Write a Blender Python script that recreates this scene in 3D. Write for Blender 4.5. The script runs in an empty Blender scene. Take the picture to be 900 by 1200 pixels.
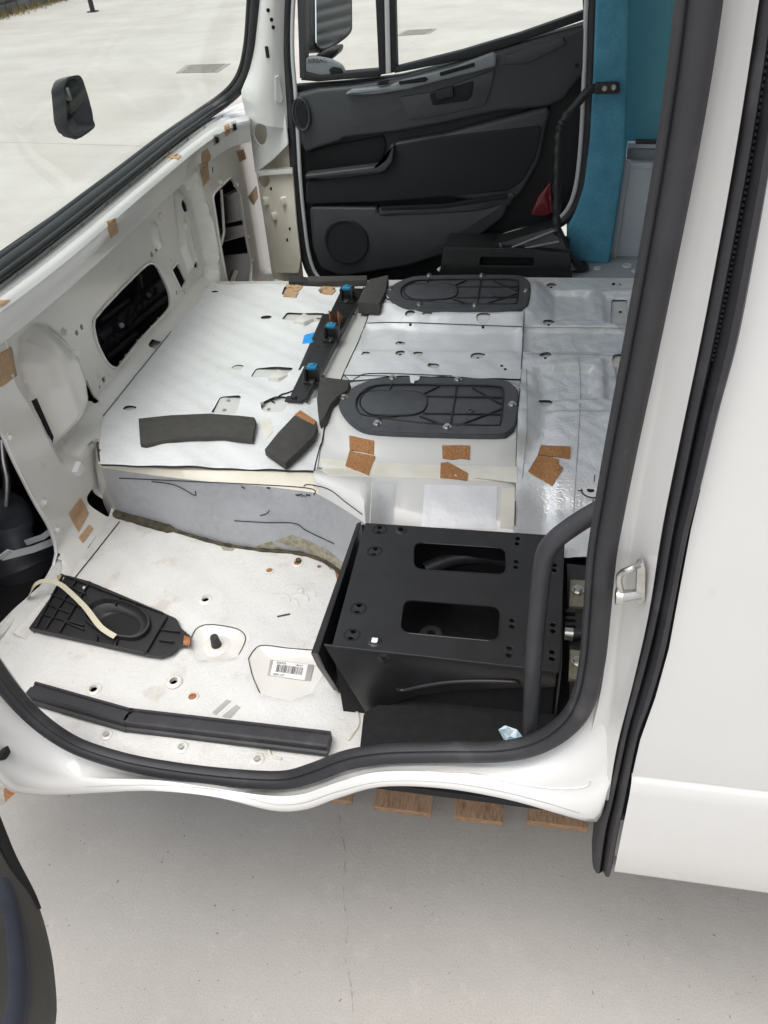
import bpy, bmesh, math, random
import numpy as np
from mathutils import Vector, Matrix
from mathutils.bvhtree import BVHTree
from mathutils.geometry import tessellate_polygon

SC = bpy.context.scene
COL = SC.collection
R = math.radians
rng = random.Random(7)

# ------------------------------------------------------------------ camera, sky, sun, exposure
FPX, HC = 920.0, 2.15
_p, _y, _r = R(39), R(13.5), R(-5)
FW = np.array([-math.sin(_y)*math.cos(_p), math.cos(_y)*math.cos(_p), -math.sin(_p)])
RT0 = np.array([math.cos(_y), math.sin(_y), 0.0]); UP0 = np.cross(RT0, FW)
RT = math.cos(_r)*RT0 + math.sin(_r)*UP0
UP = -math.sin(_r)*RT0 + math.cos(_r)*UP0
CAM = np.array([0, 0, HC])
cd = bpy.data.cameras.new('camera'); cam = bpy.data.objects.new('camera', cd); COL.objects.link(cam)
cd.sensor_fit = 'VERTICAL'; cd.sensor_height = 24.0; cd.lens = FPX/1200*24.0
cd.clip_start = 0.02; cd.clip_end = 500
cam.matrix_world = Matrix(((RT[0], UP[0], -FW[0], 0), (RT[1], UP[1], -FW[1], 0), (RT[2], UP[2], -FW[2], HC), (0, 0, 0, 1)))
SC.camera = cam

world = bpy.data.worlds.new('World'); SC.world = world; world.use_nodes = True
nt = world.node_tree
sky = nt.nodes.new('ShaderNodeTexSky'); sky.sky_type = 'NISHITA'; sky.sun_disc = False
SUN_EL, SUN_AZ = 75.0, 238.0      # azimuth of the sun measured counter-clockwise from +X
sky.sun_elevation = R(SUN_EL); sky.sun_rotation = R(90-SUN_AZ); sky.air_density = 1.0; sky.dust_density = 4.0; sky.ozone_density = 1.0
bg = nt.nodes['Background']; bg.inputs['Strength'].default_value = 0.15
hsv = nt.nodes.new('ShaderNodeHueSaturation'); hsv.inputs['Saturation'].default_value = .30      # thin overcast
nt.links.new(sky.outputs[0], hsv.inputs['Color']); nt.links.new(hsv.outputs[0], bg.inputs['Color'])
sl = bpy.data.lights.new('sun', 'SUN'); sl.energy = 0.8; sl.angle = R(60); sl.color = (1.0, 0.96, 0.9)
so = bpy.data.objects.new('sun', sl); COL.objects.link(so)
sd = Vector((math.cos(R(SUN_EL))*math.cos(R(SUN_AZ)), math.cos(R(SUN_EL))*math.sin(R(SUN_AZ)), math.sin(R(SUN_EL))))
so.rotation_euler = (-sd).to_track_quat('-Z', 'Y').to_euler(); so.location = sd*20
SC.view_settings.view_transform = 'Standard'; SC.view_settings.look = 'None'
SC.view_settings.exposure = 0.82; SC.view_settings.gamma = 1
SC.cycles.max_bounces = 8; SC.cycles.transparent_max_bounces = 12
SC.cycles.caustics_reflective = False; SC.cycles.caustics_refractive = False

# ------------------------------------------------------------------ points on real planes
def ray(x, y): return FW*FPX + RT*(x-450) - UP*(y-600)
def PZ(x, y, z): d = ray(x, y); return Vector(CAM + d*(z-HC)/d[2])
def PY(x, y, Y): d = ray(x, y); return Vector(CAM + d*Y/d[1])
def PX(x, y, X): d = ray(x, y); return Vector(CAM + d*X/d[0])
def LZ(pts, z): return [PZ(x, y, z) for x, y in pts]
def LY(pts, Y): return [PY(x, y, Y) for x, y in pts]
def LX(pts, X): return [PX(x, y, X) for x, y in pts]

def spl(pts, n, closed=False):
    P = [Vector(p) for p in pts]; m = len(P); segs = m if closed else m-1; out = []
    for i in range(n):
        t = i/(n if closed else n-1)*segs; k = min(int(t), segs-1); f = t-k
        if closed: a, b, c, d = P[(k-1) % m], P[k % m], P[(k+1) % m], P[(k+2) % m]
        else: a, b, c, d = P[max(k-1, 0)], P[k], P[min(k+1, m-1)], P[min(k+2, m-1)]
        out.append(0.5*((2*b)+(c-a)*f+(2*a-5*b+4*c-d)*f*f+(3*b-a-3*c+d)*f**3))
    return out
def resample(pts, n, closed=False):
    P = [Vector(p) for p in pts]
    if closed: P = P+[P[0]]
    L = [0.0]
    for a, b in zip(P, P[1:]): L.append(L[-1]+(b-a).length)
    out = []; k = 0
    for i in range(n):
        s = L[-1]*i/(n if closed else n-1)
        while k < len(L)-2 and L[k+1] < s: k += 1
        f = (s-L[k])/max(L[k+1]-L[k], 1e-9); out.append(P[k].lerp(P[k+1], min(max(f, 0), 1)))
    return out
def rnd_poly(pts, r, n=5):
    P = [Vector(p) for p in pts]; m = len(P); out = []
    for i in range(m):
        a, b, c = P[i-1], P[i], P[(i+1) % m]
        d1, d2 = a-b, c-b; rr = min(r, d1.length*.48, d2.length*.48)
        p0, p2 = b+d1.normalized()*rr, b+d2.normalized()*rr
        for k in range(n+1):
            t = k/n; out.append(p0*(1-t)**2+b*2*t*(1-t)+p2*t*t)
    return out
def circ(c, r, n=14, ax=(1, 0, 0), ay=(0, 1, 0), ry=None):
    c = Vector(c); ax = Vector(ax); ay = Vector(ay); ry = ry or r
    return [c+ax*(r*math.cos(2*math.pi*k/n))+ay*(ry*math.sin(2*math.pi*k/n)) for k in range(n)]

# ------------------------------------------------------------------ materials
def mat(name, col, rough=.5, metal=0.0, coat=0.0, noise=None, bump=None, dirt=None, spec=None, scale=(1, 1, 1)):
    """noise=(scale, col2, detail) second colour mottled in; dirt=(scale, colour, threshold, strength); bump=[(kind, scale, strength, dist)]"""
    m = bpy.data.materials.new(name); m.use_nodes = True; N = m.node_tree.nodes; L = m.node_tree.links
    b = N['Principled BSDF']; b.inputs['Roughness'].default_value = rough; b.inputs['Metallic'].default_value = metal
    b.inputs['Coat Weight'].default_value = coat; b.inputs['Coat Roughness'].default_value = .12
    if spec is not None: b.inputs['Specular IOR Level'].default_value = spec
    tc = N.new('ShaderNodeTexCoord'); mp = N.new('ShaderNodeMapping'); mp.inputs['Scale'].default_value = scale
    L.new(tc.outputs['Object'], mp.inputs['Vector']); co = mp.outputs['Vector']
    out = None
    def rgb(c):
        n = N.new('ShaderNodeRGB'); n.outputs[0].default_value = (*c, 1); return n.outputs[0]
    cur = rgb(col)
    def mixc(fac, a, bcol):
        x = N.new('ShaderNodeMix'); x.data_type = 'RGBA'; L.new(fac, x.inputs[0]); L.new(a, x.inputs[6]); L.new(bcol, x.inputs[7]); return x.outputs[2]
    for nz in (noise if isinstance(noise, list) else [noise] if noise else []):
        t = N.new('ShaderNodeTexNoise'); t.inputs['Scale'].default_value = nz[0]; t.inputs['Detail'].default_value = nz[2] if len(nz) > 2 else 4
        L.new(co, t.inputs['Vector']); rp = N.new('ShaderNodeValToRGB'); rp.color_ramp.elements[0].position = .35; rp.color_ramp.elements[1].position = .68
        L.new(t.outputs[0], rp.inputs[0]); cur = mixc(rp.outputs[0], cur, rgb(nz[1]))
    for dz in (dirt if isinstance(dirt, list) else [dirt] if dirt else []):
        t = N.new('ShaderNodeTexNoise'); t.inputs['Scale'].default_value = dz[0]; t.inputs['Detail'].default_value = 8; t.inputs['Roughness'].default_value = .65
        L.new(co, t.inputs['Vector']); rp = N.new('ShaderNodeValToRGB'); rp.color_ramp.elements[0].position = dz[2]; rp.color_ramp.elements[1].position = min(dz[2]+.12, 1)
        rp.color_ramp.elements[1].color = (dz[3],)*3+(1,)
        L.new(t.outputs[0], rp.inputs[0]); cur = mixc(rp.outputs[0], cur, rgb(dz[1]))
    L.new(cur, b.inputs['Base Color'])
    h = None
    for bp in bump or []:
        kind, s, st, dist = bp[:4]
        if kind == 'noise':
            t = N.new('ShaderNodeTexNoise'); t.inputs['Scale'].default_value = s; t.inputs['Detail'].default_value = 5; o = t.outputs[0]
        elif kind == 'crease':
            t = N.new('ShaderNodeTexVoronoi'); t.feature = 'DISTANCE_TO_EDGE'; t.inputs['Scale'].default_value = s
            w = N.new('ShaderNodeTexNoise'); w.inputs['Scale'].default_value = s*1.3; L.new(co, w.inputs['Vector'])
            ad = N.new('ShaderNodeMix'); ad.data_type = 'VECTOR'; ad.inputs[0].default_value = .25; L.new(co, ad.inputs[4]); L.new(w.outputs[1], ad.inputs[5])
            L.new(ad.outputs[1], t.inputs['Vector']); rp = N.new('ShaderNodeMapRange'); rp.inputs[2].default_value = .12; L.new(t.outputs[0], rp.inputs[0]); o = rp.outputs[0]
        else:
            t = N.new('ShaderNodeTexWave'); t.inputs['Scale'].default_value = s; t.inputs['Distortion'].default_value = 1.5; t.bands_direction = kind; o = t.outputs[0]
        if kind != 'crease': L.new(co, t.inputs['Vector'])
        bn = N.new('ShaderNodeBump'); bn.inputs['Strength'].default_value = st; bn.inputs['Distance'].default_value = dist
        L.new(o, bn.inputs['Height'])
        if h: L.new(h, bn.inputs['Normal'])
        h = bn.outputs[0]
    if h: L.new(h, b.inputs['Normal'])
    return m

M = {}
M['paint'] = mat('white_paint', (.665, .665, .65), .22, coat=.7, noise=[(3, (.64, .635, .615))], bump=[('noise', 900, .04, .0005), ('noise', 2.2, .06, .02)], dirt=(24, (.50, .47, .42), .70, .35))
M['inner_paint'] = mat('inner_paint', (.74, .73, .69), .24, coat=.7, noise=[(5, (.70, .68, .63)), (2, (.72, .70, .655))], dirt=(9, (.40, .30, .19), .64, .55))
M['cream'] = mat('primer_cream', (.70, .665, .575), .45, coat=.1, noise=(7, (.62, .575, .47)), dirt=(18, (.33, .25, .15), .66, .6))
M['film'] = mat('white_film', (.72, .73, .74), .42, noise=[(6, (.66, .67, .68)), (90, (.73, .74, .75))], bump=[('noise', 7, .35, .02), ('noise', 45, .12, .004)], dirt=[(28, (.40, .39, .37), .67, .5), (9, (.55, .54, .52), .6, .5)])
M['floor_film'] = mat('floor_film', (.69, .69, .68), .45, noise=[(9, (.61, .605, .585)), (3, (.66, .655, .63))], bump=[('crease', 22, .25, .003), ('noise', 14, .3, .012), ('noise', 120, .15, .002)],
                      dirt=[(11, (.45, .40, .33), .57, .5), (60, (.25, .21, .16), .655, .7), (26, (.38, .30, .2), .66, .5)])
M['foil'] = mat('silver_foil', (.87, .88, .89), .38, metal=.4, noise=(14, (.79, .80, .81)), bump=[('crease', 18, .20, .004), ('noise', 30, .30, .006), ('noise', 90, .12, .003)], dirt=(40, (.5, .49, .46), .68, .5))
M['quilt'] = mat('quilted_film', (.78, .79, .81), .38, metal=.12, noise=(10, (.70, .71, .73)), bump=[('noise', 16, .4, .012), ('noise', 160, .1, .002)], dirt=(30, (.42, .42, .42), .69, .4))
M['grey_felt'] = mat('grey_foil_felt', (.42, .43, .45), .55, metal=.3, noise=[(60, (.36, .37, .39)), (8, (.46, .47, .49))], bump=[('noise', 220, .35, .002), ('noise', 11, .5, .015)],
                     dirt=[(7, (.22, .19, .12), .63, .5)])
M['crack'] = mat('crack_black', (.012, .011, .01), .9)
M['mastic'] = mat('dark_mastic', (.035, .032, .026), .85, noise=(40, (.10, .085, .05)), bump=[('noise', 80, 1, .01)])
M['dark_edge'] = mat('dark_edge', (.03, .03, .03), .95)  # near-black for sheet edges, cuts and seams
M['black'] = mat('black_plastic', (.016, .016, .017), .45, noise=(30, (.022, .022, .023)), bump=[('noise', 500, .15, .001)], dirt=(40, (.12, .115, .10), .66, .35))
M['hatch'] = mat('hatch_plastic', (.060, .063, .070), .45, noise=(25, (.075, .078, .084)), bump=[('noise', 600, .15, .001)], dirt=(35, (.17, .17, .165), .62, .4))
M['steel_black'] = mat('black_steel', (.013, .013, .014), .40, spec=.5, noise=(20, (.018, .018, .02)), dirt=[(45, (.10, .10, .10), .69, .3), (160, (.16, .16, .16), .72, .3)])
M['matte_black'] = mat('matte_mat', (.007, .007, .007), .95, noise=(60, (.012, .012, .012)))
M['void'] = mat('hollow_shade', (.006, .006, .007), .8)  # near-black stands in for shade inside holes, slots and hollows
M['engine'] = mat('engine_grey', (.05, .05, .056), .45, noise=(20, (.02, .02, .024)))
M['hose'] = mat('hose_grey', (.028, .029, .033), .45, noise=(12, (.04, .04, .045)), dirt=[(20, (.16, .15, .14), .64, .4), (90, (.2, .19, .18), .68, .5)])
M['rubber'] = mat('rubber', (.019, .019, .022), .55, noise=[(18, (.030, .030, .035)), (5, (.024, .024, .027))], dirt=[(55, (.20, .19, .18), .66, .45), (9, (.075, .073, .075), .56, .5), (200, (.3, .29, .28), .72, .5)], bump=[('noise', 300, .15, .001)])
M['rubber_dark'] = mat('seal_rubber', (.012, .013, .0135), .5, noise=(18, (.018, .019, .02)))
M['foam'] = mat('dark_foam', (.050, .048, .045), .95, noise=(40, (.062, .06, .056)), bump=[('noise', 400, .5, .002)], dirt=(60, (.2, .19, .17), .72, .3))
M['cork'] = mat('cork', (.42, .20, .075), .85, noise=[(130, (.52, .27, .11)), (260, (.22, .095, .035))], bump=[('noise', 260, .5, .002)])
M['paper'] = mat('brown_paper', (.46, .30, .17), .75, noise=[(20, (.52, .36, .22)), (120, (.42, .27, .15))], bump=[('noise', 30, .3, .006)])
M['tape'] = mat('cream_tape', (.75, .73, .66), .5, noise=(20, (.68, .65, .56)), bump=[('noise', 30, .2, .004)])
M['trim'] = mat('door_trim', (.040, .043, .047), .48, noise=(10, (.047, .050, .054)), bump=[('noise', 900, .2, .0008)])
M['trim_dark'] = mat('door_trim_dark', (.012, .0125, .014), .6, bump=[('noise', 900, .2, .0008)])
M['trim_fabric'] = mat('door_insert', (.013, .0135, .016), .85, bump=[('noise', 1200, .3, .001)])
M['trim_light'] = mat('switch_panel', (.20, .22, .235), .40, noise=(30, (.22, .24, .255)))
M['door_low'] = mat('near_door_trim', (.070, .068, .062), .55, noise=(8, (.08, .078, .07)), bump=[('noise', 700, .2, .001)])
M['blue_rubber'] = mat('bluish_rubber', (.026, .030, .045), .6, noise=(25, (.034, .038, .055)))
M['red'] = mat('red_reflector', (.16, .008, .014), .18, coat=1)
M['teal'] = mat('teal_felt', (.085, .32, .46), .95, noise=[(220, (.15, .43, .57)), (14, (.08, .29, .425))], bump=[('noise', 350, .8, .003)])
M['teal_dark'] = mat('teal_felt_rear', (.15, .45, .55), .95, noise=[(200, (.18, .50, .60))], bump=[('noise', 350, .8, .003)])
M['cabinet'] = mat('grey_cabinet', (.52, .56, .60), .45, noise=(40, (.54, .58, .62)))
M['cabinet_dark'] = mat('grey_cabinet_rail', (.30, .33, .35), .45)
M['metal'] = mat('zinc', (.62, .62, .60), .35, metal=1, noise=(60, (.5, .5, .47)))
M['olive_metal'] = mat('yellow_zinc', (.34, .32, .25), .45, metal=.6, noise=(50, (.28, .26, .2)))
M['rust'] = mat('rust', (.25, .085, .03), .8, noise=(60, (.42, .2, .09)), bump=[('noise', 150, .5, .002)])
M['blue'] = mat('blue_plastic', (.02, .23, .42), .4)
M['blue_tape'] = mat('blue_tape', (.01, .30, .80), .4, noise=(60, (.03, .38, .85)))
M['tie'] = mat('cream_strap', (.62, .58, .44), .5)
M['strap'] = mat('white_strap', (.62, .63, .63), .55)
M['wood'] = mat('pallet_wood', (.36, .22, .13), .75, noise=[(9, (.22, .12, .065)), (60, (.44, .29, .18))], scale=(4, .6, 4), bump=[('noise', 60, .4, .003)])
M['wood_end'] = mat('pallet_end', (.40, .25, .14), .8, noise=(60, (.28, .16, .085)))
M['label'] = mat('label_white', (.78, .78, .76), .4, dirt=(80, (.4, .38, .34), .6, .5))
M['label_grey'] = mat('label_grey', (.42, .42, .40), .5, metal=.3)
M['ink'] = mat('print_ink', (.05, .05, .05), .7)
M['tissue'] = mat('blue_tissue', (.35, .60, .72), .8, noise=(60, (.72, .78, .8)))
M['mint'] = mat('mint_tape', (.38, .58, .52), .6)
M['dryer'] = mat('stone_wall', (.10, .10, .095), .9, noise=(3, (.16, .155, .145)), bump=[('noise', 12, .8, .03)])
M['grass'] = mat('dry_grass', (.30, .22, .10), .95, noise=(6, (.16, .14, .05)))
M['iron'] = mat('drain_iron', (.22, .20, .175), .7, noise=(8, (.28, .26, .23)))
M['shutter'] = mat('roller_shutter', (.085, .09, .095), .6)
M['wallc'] = mat('render_wall', (.42, .40, .37), .9, noise=(2, (.36, .34, .32)))

def glass_mat():
    m = bpy.data.materials.new('glass'); m.use_nodes = True; N = m.node_tree.nodes; L = m.node_tree.links
    N.remove(N['Principled BSDF']); out = N['Material Output']
    tr = N.new('ShaderNodeBsdfTransparent'); tr.inputs[0].default_value = (.95, .975, .96, 1)
    gl = N.new('ShaderNodeBsdfGlossy'); gl.inputs['Roughness'].default_value = .02
    lw = N.new('ShaderNodeLayerWeight'); pw = N.new('ShaderNodeMath'); pw.operation = 'POWER'; pw.inputs[1].default_value = 5; L.new(lw.outputs['Facing'], pw.inputs[0])
    fr = N.new('ShaderNodeMapRange'); fr.inputs[3].default_value = .02; fr.inputs[4].default_value = .20; L.new(pw.outputs[0], fr.inputs[0]); mx = N.new('ShaderNodeMixShader')
    L.new(fr.outputs[0], mx.inputs[0]); L.new(tr.outputs[0], mx.inputs[1]); L.new(gl.outputs[0], mx.inputs[2]); L.new(mx.outputs[0], out.inputs[0])
    return m
M['residue'] = mat('glue_residue', (.30, .27, .18), .8, noise=[(40, (.20, .18, .11)), (90, (.38, .36, .3))], bump=[('noise', 120, .6, .003)])
M['boot_grey'] = mat('boot_grey', (.075, .08, .09), .5, noise=(12, (.10, .105, .115)), dirt=(20, (.25, .24, .22), .64, .4))
M['glass'] = glass_mat()
def mirror_mat():
    m = mat('mirror', (.8, .82, .82), .03, metal=1); return m
M['mirror'] = mirror_mat()
def concrete():
    m = bpy.data.materials.new('concrete'); m.use_nodes = True; N = m.node_tree.nodes; L = m.node_tree.links; b = N['Principled BSDF']
    b.inputs['Roughness'].default_value = .85
    tc = N.new('ShaderNodeTexCoord'); co = tc.outputs['Object']
    def noise(s, d=6, r=.55, vec=None):
        t = N.new('ShaderNodeTexNoise'); t.inputs['Scale'].default_value = s; t.inputs['Detail'].default_value = d; t.inputs['Roughness'].default_value = r
        L.new(vec or co, t.inputs['Vector']); return t.outputs[0]
    def ramp(src, stops):
        r = N.new('ShaderNodeValToRGB'); e = r.color_ramp.elements
        while len(e) < len(stops): e.new(.5)
        for i, (p, c) in enumerate(stops): e[i].position = p; e[i].color = (*c, 1)
        L.new(src, r.inputs[0]); return r.outputs[0]
    def mix(f, a, c, mode='MIX'):
        x = N.new('ShaderNodeMix'); x.data_type = 'RGBA'; x.blend_type = mode
        if isinstance(f, float): x.inputs[0].default_value = f
        else: L.new(f, x.inputs[0])
        for k, v in ((6, a), (7, c)):
            if isinstance(v, tuple): x.inputs[k].default_value = (*v, 1)
            else: L.new(v, x.inputs[k])
        return x.outputs[2]
    mp = N.new('ShaderNodeMapping'); mp.inputs['Rotation'].default_value = (0, 0, R(35)); mp.inputs['Scale'].default_value = (.35, 1.6, 1); L.new(co, mp.inputs['Vector'])
    base = ramp(noise(.9, 8), [(.3, (.395, .373, .343)), (.5, (.445, .423, .391)), (.72, (.485, .463, .43))])
    base = mix(ramp(noise(.5, 6, .6, mp.outputs[0]), [(.46, (0, 0, 0)), (.74, (.7, .7, .7))]), base, (.36, .336, .303))
    base = mix(ramp(noise(3.3, 10, .72), [(.50, (0, 0, 0)), (.70, (.55, .55, .55))]), base, (.38, .357, .325))
    base = mix(ramp(noise(18, 8, .75), [(.55, (0, 0, 0)), (.68, (.5, .5, .5))]), base, (.52, .495, .455))
    fine = ramp(noise(260, 4), [(.3, (.85, .85, .85)), (.7, (1.07, 1.07, 1.07))])
    base = mix(1.0, base, fine, 'MULTIPLY')
    peb = ramp(noise(45, 6, .7), [(.64, (0, 0, 0)), (.72, (.8, .8, .8))]); base = mix(peb, base, (.26, .248, .23))
    sp = N.new('ShaderNodeTexVoronoi'); sp.inputs['Scale'].default_value = 26; L.new(co, sp.inputs['Vector'])
    gate = ramp(noise(7, 3), [(.55, (0, 0, 0)), (.6, (1, 1, 1))])
    dots = ramp(sp.outputs['Distance'], [(.06, (.75, .75, .75)), (.10, (0, 0, 0))])
    g2 = N.new('ShaderNodeMath'); g2.operation = 'MULTIPLY'; L.new(gate, g2.inputs[0]); L.new(dots, g2.inputs[1])
    base = mix(g2.outputs[0], base, (.13, .125, .12))
    L.new(base, b.inputs['Base Color'])
    bn = N.new('ShaderNodeBump'); bn.inputs['Strength'].default_value = .28; bn.inputs['Distance'].default_value = .004; L.new(noise(110, 7, .75), bn.inputs['Height']); L.new(bn.outputs[0], b.inputs['Normal'])
    return m
M['concrete'] = concrete()

# ------------------------------------------------------------------ object helpers
def link(name, me, parent=None, base=None):
    o = bpy.data.objects.new(name, me); COL.objects.link(o)
    if parent is not None:
        o.parent = parent
        if parent.type == 'EMPTY': o.location = -parent.location
    return o
def thing(name, label, cat, loc=(0, 0, 0), group=None):
    o = bpy.data.objects.new(name, None); COL.objects.link(o); o.location = loc; o.empty_display_size = .1
    o['label'] = label; o['category'] = cat
    if group: o['group'] = group
    return o
def tag(o, label, cat, group=None):
    o['label'] = label; o['category'] = cat
    if group: o['group'] = group
    return o
def finish(bm, name, mats, parent=None, smooth=35, weld=True):
    if weld: bmesh.ops.remove_doubles(bm, verts=bm.verts, dist=1e-5)
    me = bpy.data.meshes.new(name); bm.to_mesh(me); bm.free()
    for m in (mats if isinstance(mats, (list, tuple)) else [mats]): me.materials.append(M[m] if isinstance(m, str) else m)
    if smooth:
        me.polygons.foreach_set('use_smooth', [True]*len(me.polygons))
        me.set_sharp_from_angle(angle=R(smooth))
    return link(name, me, parent)
def nrm(pts):
    n = Vector((0, 0, 0)); m = len(pts)
    for i in range(m):
        a, b = pts[i], pts[(i+1) % m]; n += Vector(((a.y-b.y)*(a.z+b.z), (a.z-b.z)*(a.x+b.x), (a.x-b.x)*(a.y+b.y)))
    return n.normalized()
def add_prism(bm, pts, vec, bevel=0.0, seg=2, mi=0):
    """solid from a planar outline; vec = thickness vector (outline is the visible face)"""
    vec = Vector(vec); P = [Vector(p) for p in pts]
    if nrm(P).dot(vec) > 0: P.reverse()
    tmp = bmesh.new(); vs = [tmp.verts.new(p) for p in P]; f = tmp.faces.new(vs)
    r = bmesh.ops.extrude_face_region(tmp, geom=[f]); nv = [g for g in r['geom'] if isinstance(g, bmesh.types.BMVert)]
    bmesh.ops.translate(tmp, verts=nv, vec=vec)
    bmesh.ops.recalc_face_normals(tmp, faces=tmp.faces)
    if bevel:
        es = [e for e in tmp.edges if e.verts[0] in vs and e.verts[1] in vs]
        bmesh.ops.bevel(tmp, geom=es, offset=bevel, segments=seg, profile=.5, affect='EDGES')
    big = [f for f in tmp.faces if len(f.verts) > 4]
    if big: bmesh.ops.triangulate(tmp, faces=big)
    for f in tmp.faces: f.material_index = mi
    me = bpy.data.meshes.new('t'); tmp.to_mesh(me); tmp.free(); bm.from_mesh(me); bpy.data.meshes.remove(me)
def prism(name, pts, vec, m, parent=None, bevel=0.0, seg=2):
    bm = bmesh.new(); add_prism(bm, pts, vec, bevel, seg); return finish(bm, name, m, parent)
def add_box(bm, c, s, rot=None, bevel=0.0, mi=0):
    t = bmesh.new(); bmesh.ops.create_cube(t, size=1); bmesh.ops.scale(t, vec=s, verts=t.verts)
    if bevel: bmesh.ops.bevel(t, geom=t.edges[:], offset=bevel, segments=2, profile=.5, affect='EDGES')
    if rot is not None: bmesh.ops.rotate(t, cent=(0, 0, 0), matrix=rot, verts=t.verts)
    bmesh.ops.translate(t, vec=c, verts=t.verts)
    for f in t.faces: f.material_index = mi
    me = bpy.data.meshes.new('t'); t.to_mesh(me); t.free(); bm.from_mesh(me); bpy.data.meshes.remove(me)
def add_cyl(bm, a, b, r1, r2=None, n=14, mi=0):
    a, b = Vector(a), Vector(b); d = b-a; r2 = r1 if r2 is None else r2
    z = d.normalized(); x = z.orthogonal().normalized(); y = z.cross(x)
    A = [bm.verts.new(p) for p in circ(a, r1, n, x, y)]; B = [bm.verts.new(p) for p in circ(b, r2, n, x, y)]
    fs = [bm.faces.new((A[i], A[(i+1) % n], B[(i+1) % n], B[i])) for i in range(n)]
    fs += [bm.faces.new(B), bm.faces.new(A[::-1])]
    for f in fs: f.material_index = mi
def add_ring(bm, c, r0, r1, h, nv=(0, 0, 1), n=18, mi=0):
    c = Vector(c); z = Vector(nv).normalized(); x = z.orthogonal().normalized(); y = z.cross(x)
    prof = [(r0, 0), (r0, h), ((r0*.35+r1*.65), h), (r1, 0)]
    rows = [[bm.verts.new(p+z*hh) for p in circ(c, rr, n, x, y)] for rr, hh in prof]
    for a, b in zip(rows, rows[1:]):
        for i in range(n):
            f = bm.faces.new((a[i], a[(i+1) % n], b[(i+1) % n], b[i])); f.material_index = mi
def sweep(bm, path, profile, side=None, closed=False, mi=0, cap=True):
    """profile: list of (a, b): a along binormal, b along `side` direction"""
    P = [Vector(p) for p in path]; m = len(P); rows = []
    for i in range(m):
        if closed: t = P[(i+1) % m]-P[i-1]
        else: t = P[min(i+1, m-1)]-P[max(i-1, 0)]
        t.normalize(); s = Vector(side(i) if callable(side) else side); s = (s-t*s.dot(t)).normalized(); n = t.cross(s)
        rows.append([bm.verts.new(P[i]+n*a+s*b) for a, b in profile])
    k = len(profile)
    for i in range(m if closed else m-1):
        a, b = rows[i], rows[(i+1) % m]
        for j in range(k):
            f = bm.faces.new((a[j], a[(j+1) % k], b[(j+1) % k], b[j])); f.material_index = mi
    if cap and not closed:
        for r in (rows[0][::-1], rows[-1]):
            f = bm.faces.new(r); f.material_index = mi
def add_tube(bm, path, r, n=12, mi=0, closed=False):
    P = [Vector(p) for p in path]; m = len(P); rows = []; prev = None
    for i in range(m):
        t = ((P[(i+1) % m]-P[i-1]) if closed else (P[min(i+1, m-1)]-P[max(i-1, 0)])).normalized()
        x = t.orthogonal().normalized() if prev is None else (prev-t*prev.dot(t)).normalized(); prev = x; y = t.cross(x)
        rr = r[i] if isinstance(r, (list, tuple)) else r
        rows.append([bm.verts.new(q) for q in circ(P[i], rr, n, x, y)])
    for i in range(m if closed else m-1):
        a, b = rows[i], rows[(i+1) % m]
        for j in range(n):
            f = bm.faces.new((a[j], a[(j+1) % n], b[(j+1) % n], b[j])); f.material_index = mi
    if not closed: bm.faces.new(rows[0][::-1]); bm.faces.new(rows[-1])
def tube(name, path, r, m, parent=None, n=12):
    bm = bmesh.new(); add_tube(bm, path, r, n); bmesh.ops.recalc_face_normals(bm, faces=bm.faces); return finish(bm, name, m, parent, 60)
def add_loft(bm, rows, mi=0, thick=None):
    R_ = [[bm.verts.new(p) for p in r] for r in rows]; fs = []
    for a, b in zip(R_, R_[1:]):
        for i in range(len(a)-1):
            f = bm.faces.new((a[i], a[i+1], b[i+1], b[i])); f.material_index = mi; fs.append(f)
    if thick:
        r = bmesh.ops.extrude_face_region(bm, geom=fs); nv = [g for g in r['geom'] if isinstance(g, bmesh.types.BMVert)]
        bmesh.ops.translate(bm, verts=nv, vec=thick)
def loft(name, rows, m, parent=None, smooth=50, thick=None):
    bm = bmesh.new(); add_loft(bm, rows, 0, thick)
    if thick: bmesh.ops.recalc_face_normals(bm, faces=bm.faces)
    return finish(bm, name, m, parent, smooth)
def plate(name, outer, holes, thick, m, parent=None, bevel=0.0):
    """flat plate with real holes: outline points lie on one plane, thickness goes away along -normal (normal faces the camera)"""
    O = [Vector(p) for p in outer]; n = nrm(O); c = sum(O, Vector())/len(O)
    if n.dot(Vector(CAM)-c) < 0: n = -n
    x = (O[1]-O[0]); x = (x-n*x.dot(n)).normalized(); y = n.cross(x)
    cu = bpy.data.curves.new('c', 'CURVE'); cu.dimensions = '2D'; cu.fill_mode = 'BOTH'; cu.extrude = thick/2-bevel; cu.bevel_depth = bevel; cu.bevel_resolution = 1; cu.offset = -bevel
    for poly in [O]+[list(h) for h in holes]:
        s = cu.splines.new('POLY'); s.points.add(len(poly)-1); s.use_cyclic_u = True
        for k, p in enumerate(poly):
            d = Vector(p)-c; s.points[k].co = (d.dot(x), d.dot(y), 0, 1)
    ob = bpy.data.objects.new('c', cu); COL.objects.link(ob)
    dg = bpy.context.evaluated_depsgraph_get(); me = bpy.data.meshes.new_from_object(ob.evaluated_get(dg))
    bpy.data.objects.remove(ob); bpy.data.curves.remove(cu)
    Mx = Matrix((( x.x, y.x, n.x, 0), (x.y, y.y, n.y, 0), (x.z, y.z, n.z, 0), (0, 0, 0, 1)))
    me.transform(Matrix.Translation(c-n*thick/2) @ Mx)
    me.name = name; me.materials.clear(); me.materials.append(M[m])
    me.polygons.foreach_set('use_smooth', [True]*len(me.polygons)); me.set_sharp_from_angle(angle=R(35)); me.update()
    return link(name, me, parent)

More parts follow.
